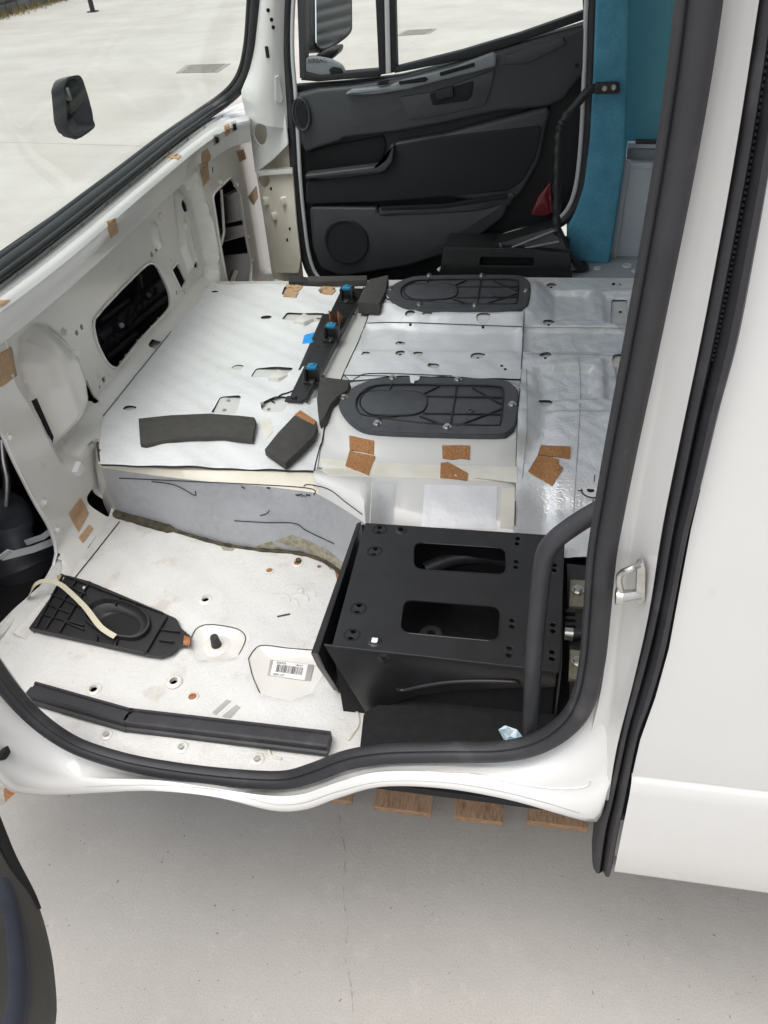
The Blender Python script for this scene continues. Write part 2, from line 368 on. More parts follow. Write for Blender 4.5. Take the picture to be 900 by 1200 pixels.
# numpy 2D polygon tools for relief sheets
def inside(px, py, poly):
    c = np.zeros(px.shape, bool); x, y = poly[:, 0], poly[:, 1]; j = len(poly)-1
    for i in range(len(poly)):
        cond = ((y[i] > py) != (y[j] > py))
        xi = (x[j]-x[i])*(py-y[i])/((y[j]-y[i]) if abs(y[j]-y[i]) > 1e-12 else 1e-12)+x[i]
        c ^= cond & (px < xi); j = i
    return c
def nearest(px, py, poly, closed=True):
    bd = np.full(px.shape, 1e9); bx = px.copy(); by = py.copy(); n = len(poly)
    for i in range(n if closed else n-1):
        a, b = poly[i], poly[(i+1) % n]; d = b-a; L = max(d@d, 1e-12)
        t = np.clip(((px-a[0])*d[0]+(py-a[1])*d[1])/L, 0, 1); qx, qy = a[0]+t*d[0], a[1]+t*d[1]
        dd = np.hypot(px-qx, py-qy); m = dd < bd; bd[m] = dd[m]; bx[m] = qx[m]; by[m] = qy[m]
    return bd, bx, by
def sdist(U, V, poly):
    """signed distance, positive inside"""
    poly = np.array(poly); d, _, _ = nearest(U, V, poly); return np.where(inside(U, V, poly), d, -d)
def sstep(a, b, x): t = np.clip((x-a)/(b-a), 0, 1); return t*t*(3-2*t)
def relief(name, axes, rect, res, hfun, outer, holes, mats, parent, skirt=.004, smooth=40, skirt_mat=0):
    """sheet over a plane: axes=(origin,u,v,n); grid points snapped to the outline and to every hole; hfun gives the height along n"""
    o, u, v, n = [np.array(a, float) for a in axes]; u0, u1, v0, v1 = rect
    nu, nv = int((u1-u0)/res)+2, int((v1-v0)/res)+2
    U, V = np.meshgrid(np.linspace(u0, u1, nu), np.linspace(v0, v1, nv), indexing='ij'); U = U.ravel().copy(); V = V.ravel().copy()
    polys = [np.array(p, float) for p in ([outer] if outer is not None else [])+list(holes)]
    for p in polys:
        lo, hi = p.min(0)-res*2, p.max(0)+res*2; k = np.where((U > lo[0]) & (U < hi[0]) & (V > lo[1]) & (V < hi[1]))[0]
        if len(k) == 0: continue
        d, bx, by = nearest(U[k], V[k], p); s = d < res*.62; U[k[s]] = bx[s]; V[k[s]] = by[s]
    idx = np.arange(nu*nv).reshape(nu, nv); q = np.stack([idx[:-1, :-1], idx[1:, :-1], idx[1:, 1:], idx[:-1, 1:]], -1).reshape(-1, 4)
    cu, cv = U[q].mean(1), V[q].mean(1); keep = np.ones(len(q), bool)
    for i, p in enumerate(polys):
        ins = inside(cu, cv, p); keep &= ins if (outer is not None and i == 0) else ~ins
    q = q[keep]; H = hfun(U, V) if hfun else np.zeros_like(U)
    P = o+U[:, None]*u+V[:, None]*v+H[:, None]*n
    used = np.unique(q); remap = -np.ones(len(U), int); remap[used] = np.arange(len(used)); q = remap[q]; P = P[used]
    if np.dot(np.cross(u, v), n) < 0: q = q[:, ::-1]
    bm = bmesh.new(); vs = [bm.verts.new(p) for p in P.tolist()]
    for f in q.tolist():
        try: bm.faces.new([vs[i] for i in f])
        except ValueError: pass
    bmesh.ops.remove_doubles(bm, verts=bm.verts, dist=2e-5); bmesh.ops.dissolve_degenerate(bm, edges=bm.edges, dist=1e-5)
    if skirt:
        be = [e for e in bm.edges if e.is_boundary]
        r = bmesh.ops.extrude_edge_only(bm, edges=be); nv_ = [g for g in r['geom'] if isinstance(g, bmesh.types.BMVert)]
        for g in r['geom']:
            if isinstance(g, bmesh.types.BMFace): g.material_index = skirt_mat
        bmesh.ops.translate(bm, verts=nv_, vec=(-n*skirt).tolist())
    return finish(bm, name, mats, parent, smooth, weld=False)

# raycast against what is already built
class Hit:
    def __init__(self, objs):
        V, F = [], []
        for o in objs:
            k = len(V); V += [v.co.copy() for v in o.data.vertices]; F += [[k+i for i in p.vertices] for p in o.data.polygons]
        self.t = BVHTree.FromPolygons(V, F)
    def __call__(self, x, y, lift=0.0):
        d = Vector(ray(x, y)).normalized(); loc, n, i, _ = self.t.ray_cast(Vector(CAM), d)
        if loc is None: return None
        if n.dot(d) > 0: n = -n
        return loc+n*lift
def stick(name, surf, pts, m, parent, thick=.002, lift=.0015, crumple=0.0, sub=4):
    """thin piece glued on the surface below it, following its shape"""
    P = []
    for i in range(len(pts)):
        a, b = pts[i], pts[(i+1) % len(pts)]
        for k in range(sub): P.append((a[0]+(b[0]-a[0])*k/sub, a[1]+(b[1]-a[1])*k/sub))
    cx = sum(p[0] for p in P)/len(P); cy = sum(p[1] for p in P)/len(P)
    rings = []
    for f in (1, .66, .33):
        ring = []
        for x, y in P:
            q = surf(cx+(x-cx)*f, cy+(y-cy)*f, lift+thick+(rng.uniform(0, crumple) if crumple else 0)); ring.append(q)
        rings.append(ring)
    c = surf(cx, cy, lift+thick+crumple*.5)
    base = [surf(x, y, -.001) for x, y in P]
    if c is None or any(q is None for r in rings+[base] for q in r): return None
    bm = bmesh.new(); R_ = [[bm.verts.new(p) for p in r] for r in [base]+rings]; cv = bm.verts.new(c); n = len(P)
    for a, b in zip(R_, R_[1:]):
        for i in range(n): bm.faces.new((a[i], a[(i+1) % n], b[(i+1) % n], b[i]))
    for i in range(n): bm.faces.new((R_[-1][i], R_[-1][(i+1) % n], cv))
    bmesh.ops.recalc_face_normals(bm, faces=bm.faces)
    return finish(bm, name, m, parent, 40, weld=False)
def line_on(name, surf, pts, w, m, parent, n=24, lift=.0015):
    """thin strip (crack, cable, cut) lying on a surface"""
    Q = spl([Vector((x, y, 0)) for x, y in pts], n); P = [surf(q.x, q.y, lift) for q in Q]; P = [p for p in P if p]
    bm = bmesh.new(); add_tube(bm, P, w, 6); return finish(bm, name, m, parent, 60)

# ================================================================== SETTING
def ground():
    bm = bmesh.new(); s = 160
    vs = [bm.verts.new(p) for p in ((-s, -s, 0), (s, -s, 0), (s, s, 0), (-s, s, 0))]; bm.faces.new(vs)
    o = finish(bm, 'ground', 'concrete', None, 0); o['kind'] = 'structure'; return o
G = ground()
def drain(pts, label):
    o = thing('drain_cover', label, 'drain cover', (0, 0, 0)); P = LZ(pts, .006)
    prism('frame', P, (0, 0, -.006), 'iron', o, .002)
    n = 9
    a, b, c, d = P; bm = bmesh.new()
    for k in range(n):
        f0, f1 = (k+.2)/n, (k+.75)/n
        q = [a.lerp(b, f0).lerp(d.lerp(c, f0), .12), a.lerp(b, f1).lerp(d.lerp(c, f1), .12), a.lerp(b, f1).lerp(d.lerp(c, f1), .88), a.lerp(b, f0).lerp(d.lerp(c, f0), .88)]
        add_prism(bm, [p+Vector((0, 0, .006)) for p in q], (0, 0, -.006))
    finish(bm, 'grating', 'iron', o); return o
drain([(206, 85.5), (218, 76), (270, 74.5), (255, 84.5)], 'grey iron drain cover in the concrete seen through the windscreen')
drain([(464, 42), (474, 35.5), (512, 33.5), (503, 39.5)], 'grey iron drain cover in the concrete seen through the far door window')
def wall():
    a = PZ(-14, 24, 0); b = PZ(112, -12, 0); d = (b-a); L = d.length; d.normalize(); nn = Vector((-d.y, d.x, 0))
    if nn.dot(Vector(CAM)-a) > 0: nn = -nn
    w = thing('stone_wall', 'low dark stone wall along the far edge of the yard', 'wall', a)
    bm = bmesh.new(); q = [a-d*9, b+d*9, b+d*9+nn*.3, a-d*9+nn*.3]; add_prism(bm, [p+Vector((0, 0, .98))+nn*.02 for p in q], (0, 0, -.98)); finish(bm, 'core', 'dryer', w)
    bl = None
    for r in range(4):
        x = -8+(.3 if r % 2 else 0)
        while x < L+9:
            l = rng.uniform(.5, .8); c = a+d*(x+l/2)+nn*.1+Vector((0, 0, .13+r*.25))
            bm = bmesh.new(); add_box(bm, c, (l-.04, .26, .21), Matrix.Rotation(math.atan2(d.y, d.x), 3, 'Z'), .02); finish(bm, 'stone', 'dryer', w); x += l
    g = bmesh.new()
    for k in range(900):
        t = rng.uniform(-1, L+1); p = a+d*t-nn*abs(rng.gauss(0, .25)); h = rng.uniform(.05, .2); q = Vector((rng.uniform(-.1, .1), rng.uniform(-.1, .1), h)); s = Vector((rng.uniform(-.02, .02), .02, 0))
        g.faces.new([g.verts.new(p), g.verts.new(p+s), g.verts.new(p+q)])
    o = finish(g, 'dry_grass', 'grass', None, 0); o['kind'] = 'stuff'
    p = PZ(109, 14, 0); bm = bmesh.new(); add_cyl(bm, p, p+Vector((0, 0, 1.3)), .06); add_box(bm, p+Vector((0, 0, .012)), (.22, .22, .024), None, .004)
    tag(finish(bm, 'iron_post', 'black', None), 'dark iron post standing in front of the far stone wall', 'post')
wall()

def ground_cracks():
    for pts, w in (([(398, 955), (404, 1000), (403, 1050), (408, 1085), (404, 1120), (412, 1160), (414, 1230)], .0020),):
        P = spl(LZ(pts, .001), 60); bm = bmesh.new(); rows = [[], []]
        for i, p in enumerate(P):
            ww = w*max(rng.uniform(-.9, 1.2), .02); p = p+Vector((rng.uniform(-.002, .002), 0, 0)); rows[0].append(p-Vector((ww, 0, 0))); rows[1].append(p+Vector((ww, 0, 0)))
        add_loft(bm, rows); o = finish(bm, 'ground_crack', 'crack_dirt', G, 0)
    for pts, w in (([(-40, 166), (60, 168), (180, 172), (300, 178)], .010), ([(215, 50), (170, 72), (120, 96), (40, 130)], .008), ([(470, 60), (560, 30), (640, 8)], .009)):
        P = spl(LZ(pts, .001), 30); bm = bmesh.new(); add_loft(bm, [[p-Vector((0, w, 0)) for p in P], [p+Vector((0, w, 0)) for p in P]]); finish(bm, 'ground_joint', 'crack_dirt', G, 0)
    bits = bmesh.new()
    for k in range(110):
        p = PZ(rng.uniform(20, 900), rng.uniform(960, 1200), .0012); a = rng.uniform(0, 6.3); l = rng.choice([.002, .002, .003, .004, .007])*rng.uniform(.6, 1.3); w = rng.uniform(.0006, .0016)
        add_box(bits, p, (l, w, .0016), Matrix.Rotation(a, 3, 'Z'))
    o = finish(bits, 'ground_litter', 'iron_dark', None, 0); o['kind'] = 'stuff'
M['iron_dark'] = mat('litter_dark', (.16, .15, .135), .9); M['crack_dirt'] = mat('crack_dirt', (.27, .255, .235), .95, noise=(60, (.33, .315, .29)))
ground_cracks()
# ================================================================== VAN
van = thing('van', 'white panel van with its cab stripped to bare metal, no seats or carpet', 'van', (0.2, 1.9, 0))
XB = -1.25            # bulkhead plane
ZP = 1.0              # seat platform height
ZF = .80              # footwell floor

# ---- platform (bare metal) with raised surround under each hatch
ax_z = lambda z: ((0, 0, z), (1, 0, 0), (0, 1, 0), (0, 0, 1))
def uvz(pts, z): return [(p.x, p.y) for p in LZ(pts, z)]
hatch_px = [(397, 469), (402, 483.5), (417, 498), (438, 504.6), (500, 507.5), (582, 509), (597, 505), (605, 494), (608, 463), (602, 450), (585, 444), (524, 442), (452, 442), (429, 446), (409, 456)]
ZH = 1.045
hatch_uv = uvz(hatch_px, ZH)
cxh = sum(p[0] for p in hatch_uv)/len(hatch_uv); cyh = sum(p[1] for p in hatch_uv)/len(hatch_uv)
fh = uvz([(452, 342), (622, 342), (520, 321), (520, 363)], ZH)
OFF = Vector(((fh[0][0]+fh[1][0])/2-(min(p[0] for p in hatch_uv)+max(p[0] for p in hatch_uv))/2, (fh[2][1]+fh[3][1])/2-(min(p[1] for p in hatch_uv)+max(p[1] for p in hatch_uv))/2, 0))
def plat_h(U, V):
    h = np.zeros_like(U)
    for off in ((0, 0), (OFF.x, OFF.y)):
        d = sdist(U, V, [(a+off[0], b+off[1]) for a, b in hatch_uv]); h = np.maximum(h, .030*sstep(-.075, -.012, d))
    h -= .05*sstep(1.535, 1.42, V)*sstep(-.05, .05, U)      # falls towards the front right
    return h
foil_px = [(613, 331), (640, 327), (700, 331), (768, 333), (768, 480), (735, 590), (715, 640), (600, 640), (603, 610), (607, 480), (611, 440)]
def foil_h(U, V):
    h = plat_h(U, V)+.008
    for poly, dep in (([(645, 343), (692, 343), (695, 377), (645, 377)], -.011), ([(625, 431), (697, 431), (700, 470), (628, 472)], -.011), ([(612, 385), (760, 385), (760, 415), (612, 415)], -.010), ([(705, 345), (760, 345), (760, 380), (708, 380)], -.012), ([(705, 420), (760, 420), (760, 470), (708, 470)], -.012)):
        h += dep*1.3*sstep(-.004, .018, sdist(U, V, uvz(poly, ZP)))
    h += .016*sstep(-.008, .022, sdist(U, V, uvz([(640, 486), (770, 486), (770, 700), (645, 700)], ZP)))
    h += .0018*np.sin(U*75+np.sin(V*40)*1.5)*np.sin(V*50+U*30)+.0012*np.abs(np.sin(U*120+V*60+3*np.sin(V*21)))*np.sin(V*33+U*17)
    return h
def crc(x, y, r, z, k=1.0): c = PZ(x, y, z); return [(p.x, p.y) for p in circ(c, r, 14, ry=r*k)]
# black sheet added below all floors so real holes look dark
bm = bmesh.new(); add_box(bm, (-.4, 2.0, .72), (2.6, 2.3, .02)); finish(bm, 'dark_underlay', 'void', van)

# ---- engine cover sheet (white film, near-black edges) with cut-outs
cover_px = [(246, 333), (225, 352), (205, 382), (165, 432), (120, 487), (116, 520), (118, 545), (200, 547), (290, 548), (371, 551), (374, 530), (380, 500), (392, 462), (352, 470), (352, 452), (372, 430), (425, 340), (340, 333.5)]
ZC = ZP+.008
def cov_h(U, V):
    return plat_h(U, V)+.004*np.sin(U*9+1)*np.sin(V*7)+.0015*np.sin(U*60+V*35)*np.sin(V*55)+.002*np.sin(U*23+V*31)
def cut(pts, r=.012): return [(p.x, p.y) for p in rnd_poly(LZ(pts, ZC), r, 4)]
cov_holes = [cut([(334, 336), (352, 336), (348, 347), (330, 347)]), crc(384, 340.5, .030, ZC, .8), crc(252, 342, .014, ZC, .6), crc(312, 373, .020, ZC, .7), crc(278, 429, .020, ZC, .8), crc(152, 478, .020, ZC, .7),
             cut([(336, 366), (382, 367), (373, 376), (330, 375)]), cut([(300, 430), (345, 432), (333, 443), (293, 441)]), cut([(258, 463), (283, 464), (276, 485), (247, 485)]),
             cut([(305, 473), (326, 464), (340, 465), (333, 484), (307, 483)], .03)]
cover = relief('engine_cover', ax_z(ZC), (-1.26, -.4, 1.46, 2.72), .008, cov_h, uvz(cover_px, ZC), cov_holes, ['film', 'dark_edge'], van, .006, skirt_mat=1)
cover['label'] = 'white film sheet over the engine cover with cut-outs'
# ---- middle film sheets, cut round the hatches
mid_px = [(434, 361), (470, 367), (560, 370), (618, 369), (613, 400), (610, 444), (560, 443), (470, 440), (410, 446), (403, 439), (414, 408), (424, 390)]
def mid_h(U, V):
    h = plat_h(U, V)
    h -= .010*sstep(-.005, .03, sdist(U, V, uvz([(425, 381), (612, 383), (611, 415), (415, 413)], ZP)))
    h += .0016*np.sin(U*48)*np.sin(V*30+U*9)+.003*sstep(.03, .0, np.abs(U+.35+.1*np.sin(V*9)))
    return h
mid_holes = [crc(481, 379, .017, ZP, .9), crc(501, 379, .017, ZP, .9), crc(566, 382, .022, ZP, .9), crc(522, 373, .016, ZP, .8), crc(469, 402, .016, ZP), crc(469, 416, .015, ZP), crc(490, 416, .015, ZP), crc(560, 419, .022, ZP, .9), crc(508, 431, .018, ZP, .9), crc(429, 416, .013, ZP, .8)]
def base_h(U, V):
    h = plat_h(U, V); h0 = h
    km = sstep(-.004, .012, sdist(U, V, uvz(mid_px, ZP))); kf = sstep(-.004, .012, sdist(U, V, uvz(foil_px, ZP)))
    return np.minimum(h, np.minimum(h-km*(h-np.minimum(h, mid_h(U, V)+.0015)), h-kf*(h-np.minimum(h, foil_h(U, V)-.006))))
    hole = np.maximum(sstep(-.004, .012, sdist(U, V, uvz(mid_px, ZP))), sstep(-.004, .012, sdist(U, V, uvz(foil_px, ZP))))
    return h-np.where(U > -.075, .019, .010)*hole
plat_out = uvz([(117, 540), (200, 541), (290, 543), (372, 547), (400, 552), (440, 555), (520, 556), (612, 557), (760, 566), (900, 580), (900, 327), (600, 325), (420, 329), (200, 330)], ZP)
mid_px = [(434, 361), (470, 367), (560, 370), (618, 369), (613, 400), (610, 444), (560, 443), (470, 440), (410, 446), (403, 439), (414, 408), (424, 390)]
foil_px = [(613, 331), (640, 327), (700, 331), (768, 333), (768, 480), (735, 590), (715, 640), (600, 640), (603, 610), (607, 480), (611, 440)]
plat = relief('seat_platform', ax_z(ZP), (-1.26, .8, 1.36, 2.76), .014, base_h, plat_out, [], 'paint', van, .004)
mid = relief('insulation_sheet', ax_z(ZP+.006), (-.72, .0, 1.9, 2.5), .007, mid_h, uvz(mid_px, ZP+.006), mid_holes, ['quilt', 'dark_edge'], van, .0035, skirt_mat=1)
mid2 = relief('insulation_sheet', ax_z(ZP+.006), (-.75, .0, 2.3, 2.75), .009, mid_h, uvz([(436, 355), (426, 372), (434, 361), (447, 352), (465, 366), (560, 369.5), (618, 368), (620, 358), (560, 366), (480, 362), (452, 347), (444, 345)], ZP+.006), [], ['quilt', 'dark_edge'], van, .006, skirt_mat=1)
foil_holes = [crc(646, 337, .017, ZP), crc(643, 380, .018, ZP), crc(639, 419, .018, ZP), crc(639, 475, .019, ZP), crc(722, 336, .017, ZP),
              [(p.x, p.y) for p in rnd_poly(LZ([(717, 349), (735, 348.5), (738, 386), (735, 391), (715, 381)], ZP), .01, 3)], [(p.x, p.y) for p in rnd_poly(LZ([(717, 419), (731, 417), (739, 425), (737, 455), (726, 473), (721, 433)], ZP), .01, 3)]]
foil = relief('foil_sheet', ax_z(ZP), (-.1, .5, 1.2, 2.76), .008, foil_h, uvz(foil_px, ZP+.006), foil_holes, ['foil', 'dark_edge'], van, .003, skirt_mat=1)
foil['label'] = 'crinkled silver foil sheet over the right half of the seat platform'

# ---- footwell: grey wall, floor
base_px = [(137, 603), (200, 621), (255, 637), (300, 645), (340, 648), (372, 655), (395, 668), (410, 690), (418, 720)]
top_px = [(118, 548), (180, 557), (250, 565), (310, 570), (365, 577), (386, 586), (408, 600), (430, 614), (452, 640)]
nb = 60
wb = resample(spl(LZ(base_px, ZF-.004), 80), nb); wt = resample(spl(LZ(top_px, ZP-.022), 80), nb)
rows = []
for k in range(9):
    f = k/8; rows.append([a.lerp(b, f)+Vector((0, 1, 0))*(-.006*math.sin(i*.21)*math.sin(f*3.1)) for i, (a, b) in enumerate(zip(wb, wt))])
wall_o = loft('tunnel_wall', rows, 'grey_felt', van); wall_o['label'] = 'grey felt wall between footwell and engine cover'
# painted lip between cover edge and wall, and front face of platform at the right
lip_t = resample(LZ([(116, 541), (200, 543), (290, 545), (374, 548)], ZP-.001), nb); lip_b = resample(spl(LZ(top_px[:5]+[(374, 580)], ZP-.022), 60), nb)
lip = loft('platform_lip', [lip_t, [a.lerp(b, .5)+Vector((0, -.006, .008)) for a, b in zip(lip_t, lip_b)], lip_b], 'cream', van)
ef = [lip_t[0]]+[a.lerp(b, f) for a, b in ((wt[0], wb[0]),) for f in (0, .33, .66, 1)]
eg = LX([(112, 520), (112, 548), (116, 570), (122, 592), (132, 612)], -1.19)
loft('bulkhead_foot', [[a.lerp(b, f) for a, b in zip(ef, eg)] for f in (0, .3, .6, 1)], 'inner_paint', van)
pf_t = LZ([(368, 549), (430, 553), (500, 555), (570, 556), (612, 557)], ZP); pf_b = LZ([(374, 580), (390, 589), (410, 601), (430, 615)], ZP-.022)+LZ([(450, 655), (500, 665), (570, 670), (625, 675)], .86)
pf_t = resample(pf_t, 40); pf_b = resample(pf_b, 40)
rows = []
for k in range(12):
    f = k/11; rows.append([a.lerp(b, f)+Vector((0, -.012*math.sin(f*math.pi)+.006*math.exp(-((i-15)/2.2)**2)*math.sin(f*math.pi), .028*math.sin(f*math.pi))) for i, (a, b) in enumerate(zip(pf_t, pf_b))])
pface = loft('platform_front', rows, 'paint', van)
# floor
def flz(p): return uvz(p, ZF)
def floor_h(U, V):
    h = np.zeros_like(U)
    h += .0025*np.sin(U*13+V*5)*np.sin(V*17)+.0012*np.sin(U*47+V*29)*np.sin(V*41)
    for poly, d0 in (([(222, 752), (232, 735), (250, 732), (280, 738), (288, 750), (280, 772), (232, 775)], -.012), ([(291, 770), (305, 757), (380, 763), (392, 780), (370, 815), (340, 822), (305, 815), (296, 793)], -.010)):
        h += d0*sstep(-.006, .02, sdist(U, V, flz(poly)))
    h += .030*sstep(-1.12, -1.22, U)
    return h
fl_out = flz([(139, 600), (118, 620), (68, 668), (56, 690), (0, 745), (-60, 798), (-30, 800), (0, 806), (40, 842), (75, 868), (110, 884), (165, 899), (235, 910), (300, 917), (345, 917), (380, 906), (425, 890), (470, 884), (560, 884), (640, 872), (640, 660), (400, 640), (330, 640), (200, 610)])
fl_holes = [crc(241, 703, .009, ZF), crc(204, 799, .010, ZF), crc(110, 808, .009, ZF)]
floor = relief('floor_pan', ax_z(ZF), (-1.34, .12, .72, 1.64), .009, floor_h, fl_out, fl_holes, 'floor_film', van, .004)
SFL = Hit([floor])
SF = Hit([plat, cover, mid, mid2, foil, wall_o, lip, pface, floor])
# sealing mastic along the wall foot
bm = bmesh.new(); P = [p+Vector((0, -.004, .006)) for p in wb]; add_tube(bm, P, [.004+.003*rng.random()+(.010 if i < 14 else 0) for i in range(nb)], 8); finish(bm, 'mastic_bead', 'mastic', van, 60)
for a in ([(178, 564), (205, 568), (228, 580), (229, 575)], [(275, 610), (310, 612), (345, 613), (360, 622), (392, 637)], [(305, 604), (312, 602), (316, 598)], [(140, 560), (185, 562), (265, 566), (360, 572), (368, 580)],
          [(356, 570), (362, 568), (385, 573), (405, 588), (425, 603)]):
    line_on('crack', SF, a, .0011, 'crack', wall_o, 20)
for c in ((349, 580), (353, 579), (357, 581), (362, 580), (286, 571), (316, 572)):
    line_on('crack', SF, [(c[0]-rng.uniform(1, 4), c[1]+rng.uniform(-1, 1)), (c[0], c[1]+rng.uniform(-.5, 1)), (c[0]+rng.uniform(0, 2), c[1]+rng.uniform(-1.5, 1.5))], rng.uniform(.001, .0026), 'crack', wall_o, 6)
stick('glue_residue', SF, [(322, 634), (342, 627), (362, 634), (385, 645), (402, 660), (405, 671), (388, 660), (360, 646)], 'residue', wall_o, .0003, .0008, .001)
stick('glue_residue', SF, [(300, 640), (318, 634), (330, 642), (318, 645)], 'residue', wall_o, .0003, .0008, .001)
# tape and cut lines on the platform
TP = stick('tape', SF, [(375, 538), (400, 540), (500, 545), (606, 547), (606, 566), (520, 562), (388, 557), (378, 552)], 'tape', van, .0006, .0008, sub=8)
SPF = Hit([pface])
TP2 = stick('tape', SPF, [(588, 572), (604, 572), (602, 620), (586, 618)], 'tape', van, .0006, .0012)
stick('tape', SPF, [(436, 566), (463, 567), (460, 616), (433, 614)], 'quilt', van, .0006, .0008)
stick('tape', SPF, [(498, 568), (583, 570), (581, 620), (494, 618)], 'quilt', van, .0006, .0008)
line_on('cut_line', SF, [(368, 552), (376, 520), (388, 480), (402, 440), (420, 400), (430, 375), (434, 358)], .0014, 'crack', plat, 40)
line_on('cut_line', SF, [(246, 334), (225, 353), (205, 383), (165, 433), (121, 488)], .0012, 'crack', plat, 30)
for a in ([(402, 440), (450, 441), (530, 443), (610, 446)], [(430, 379), (470, 378), (530, 380), (612, 383)], [(613, 335), (614, 370), (610, 445), (606, 500), (603, 616)], [(402, 456), (418, 443), (440, 438), (530, 441)]):
    line_on('cut_line', SF, a, .0014, 'dark_edge', plat, 30)
for a in ([(613, 384), (680, 384), (740, 386), (758, 395)], [(615, 415), (700, 416), (740, 420)], [(737, 384), (752, 396)], [(617, 433), (617, 500), (612, 560)], [(678, 420), (680, 470), (672, 600)]):
    line_on('foil_seam', SF, a, .0009, 'label_grey', foil, 24)
# hole lips
def ring_at(name, x, y, r0, r1, m, parent, h=.003):
    p = SF(x, y, 0)
    if p: bm = bmesh.new(); add_ring(bm, p, r0, r1, h); return finish(bm, name, m, parent, 60)
for x, y in ((241, 703), (204, 799), (110, 808)): p = PZ(x, y, ZF); bm = bmesh.new(); add_ring(bm, p, .0095, .019, .004); finish(bm, 'grommet', 'inner_paint', floor, 60)
def spot(name, x, y, r, m, parent, h=.002):
    p = SF(x, y, 0)
    if p: bm = bmesh.new(); add_cyl(bm, p-Vector((0, 0, .004)), p+Vector((0, 0, h)), r, r*.85); return finish(bm, name, m, parent, 40)
for x, y, r in ((316, 669, .012), (349, 660, .014), (226, 817, .013), (374, 664, .006)):
    spot('rust_spot', x, y, r, 'rust', floor, .001)
    if r > .01: ring_at('grommet', x, y, r*.7, r*1.1, 'inner_paint', floor, .003)
spot('bolt', 350, 658, .008, 'mastic', floor, .008)
for x, y in ((125, 861), (213, 876), (302, 890)):
    spot('bolt', x, y, .006, 'metal', floor, .004); ring_at('grommet', x, y, .008, .015, 'inner_paint', floor, .003)
for x, y in ((469, 402), (469, 416), (481, 380), (566, 383), (560, 420), (643, 381), (639, 420), (646, 337), (588, 429), (592, 433)): spot('drain_hole', x, y, .005, 'void', plat, .002)
for x, y in ((727, 366), (733, 452), (719, 333)): spot('drain_hole', x, y, .006, 'void', plat, .003)
spot('washer', 695, 575, .027, 'inner_paint', foil, .0012); spot('drain_hole', 692, 575, .010, 'void', foil, .0022); ring_at('grommet', 695, 575, .026, .029, 'dark_edge', foil, .0016)
for x, y in ((268, 470), (263, 481), (315, 480), (307, 473)): spot('bolt', x, y, .006, 'metal', cover, .003)
bm = bmesh.new()
for d in ((0, 18), (17, -3), (-18, 0), (2, -18)):
    a, b = SF(695+d[0]*.6, 575+d[1]*.6, .001), SF(695+d[0], 575+d[1], .001)
    if a and b: bm = bmesh.new(); add_tube(bm, [a, b], .0012, 6); finish(bm, 'slit', 'dark_edge', foil, 60)
# black stud on the floor
p = PZ(254, 757, ZF-.010); bm = bmesh.new(); add_ring(bm, p, .012, .032, .003); s1 = finish(bm, 'washer', 'inner_paint', floor, 60)
bm = bmesh.new(); add_cyl(bm, p, p+Vector((0, 0, .030)), .0125, .0095, 20); add_cyl(bm, p+Vector((0, 0, .030)), p+Vector((0, 0, .033)), .0095, .0085, 20, 1); finish(bm, 'stud', ['black', 'engine'], floor, 50)
# barcode plate in its recess
def flat(pts, z): return LZ(pts, z)
def barcode():
    zz = ZF-.010+.004
    pl = prism('label_plate', flat([(317, 773), (368, 779), (364, 798), (313, 792)], zz), (0, 0, -.003), 'label_grey', floor, .0005)
    prism('barcode_label', flat([(320.5, 774), (361, 778.7), (357, 797), (316.5, 791)], zz+.0008), (0, 0, -.001), 'label', pl)
    bm = bmesh.new(); a, b, c, d = flat([(325, 778.5), (356, 782.5), (354, 791), (323, 787)], zz+.0012); t = 0
    while t < .97:
        w = rng.choice([.012, .02, .035]); q = [a.lerp(b, t), a.lerp(b, t+w), d.lerp(c, t+w), d.lerp(c, t)]; add_prism(bm, q, (0, 0, -.0006)); t += w+rng.choice([.012, .02, .03])
    finish(bm, 'barcode', 'ink', pl, 0)
    X = (b-a).normalized(); Yv = Vector((0, 0, 1)).cross(X)
    for txt, px, s in (('503418', (323.5, 777.3), .0075), ('8417', (347, 780.5), .0075), ('5081137', (319.5, 790.8), .0075)):
        text(txt, PZ(*px, zz+.0012), X, Yv, s, 'ink', pl, 'label_text')
def text(s, pos, X, Yv, size, m, parent, name):
    cu = bpy.data.curves.new('t', 'FONT'); cu.body = s; cu.size = size; cu.extrude = .0002; ob = bpy.data.objects.new('t', cu); COL.objects.link(ob)
    dg = bpy.context.evaluated_depsgraph_get(); me = bpy.data.meshes.new_from_object(ob.evaluated_get(dg)); bpy.data.objects.remove(ob); bpy.data.curves.remove(cu)
    X = Vector(X).normalized(); Yv = Vector(Yv).normalized(); Z = X.cross(Yv)
    me.transform(Matrix(((X.x, Yv.x, Z.x, pos.x), (X.y, Yv.y, Z.y, pos.y), (X.z, Yv.z, Z.z, pos.z), (0, 0, 0, 1)))); me.name = name; me.materials.clear(); me.materials.append(M[m])
    return link(name, me, parent)
barcode()
for q in ([(249, 835), (266, 820), (271, 822), (253, 838)], [(260, 840), (277, 826), (282, 829), (270, 842)]):
    stick('tape_scrap', SF, q, 'label_grey', floor, .0006, .0008)
for a in ([(325, 723), (335, 721), (340, 720)], ): line_on('scratch', SF, a, .002, 'mastic', floor, 8)
for a in ([(140, 612), (110, 650), (70, 700), (40, 742)], ): line_on('seam', SF, a, .0016, 'dark_edge', floor, 20)
for a in ([(291, 772), (305, 757), (340, 760), (380, 763)], [(291, 772), (296, 793), (304, 812)], [(222, 752), (231, 736), (250, 732), (280, 738), (288, 750), (280, 768)]): line_on('recess_edge', SF, a, .0011, 'mastic', floor, 20)

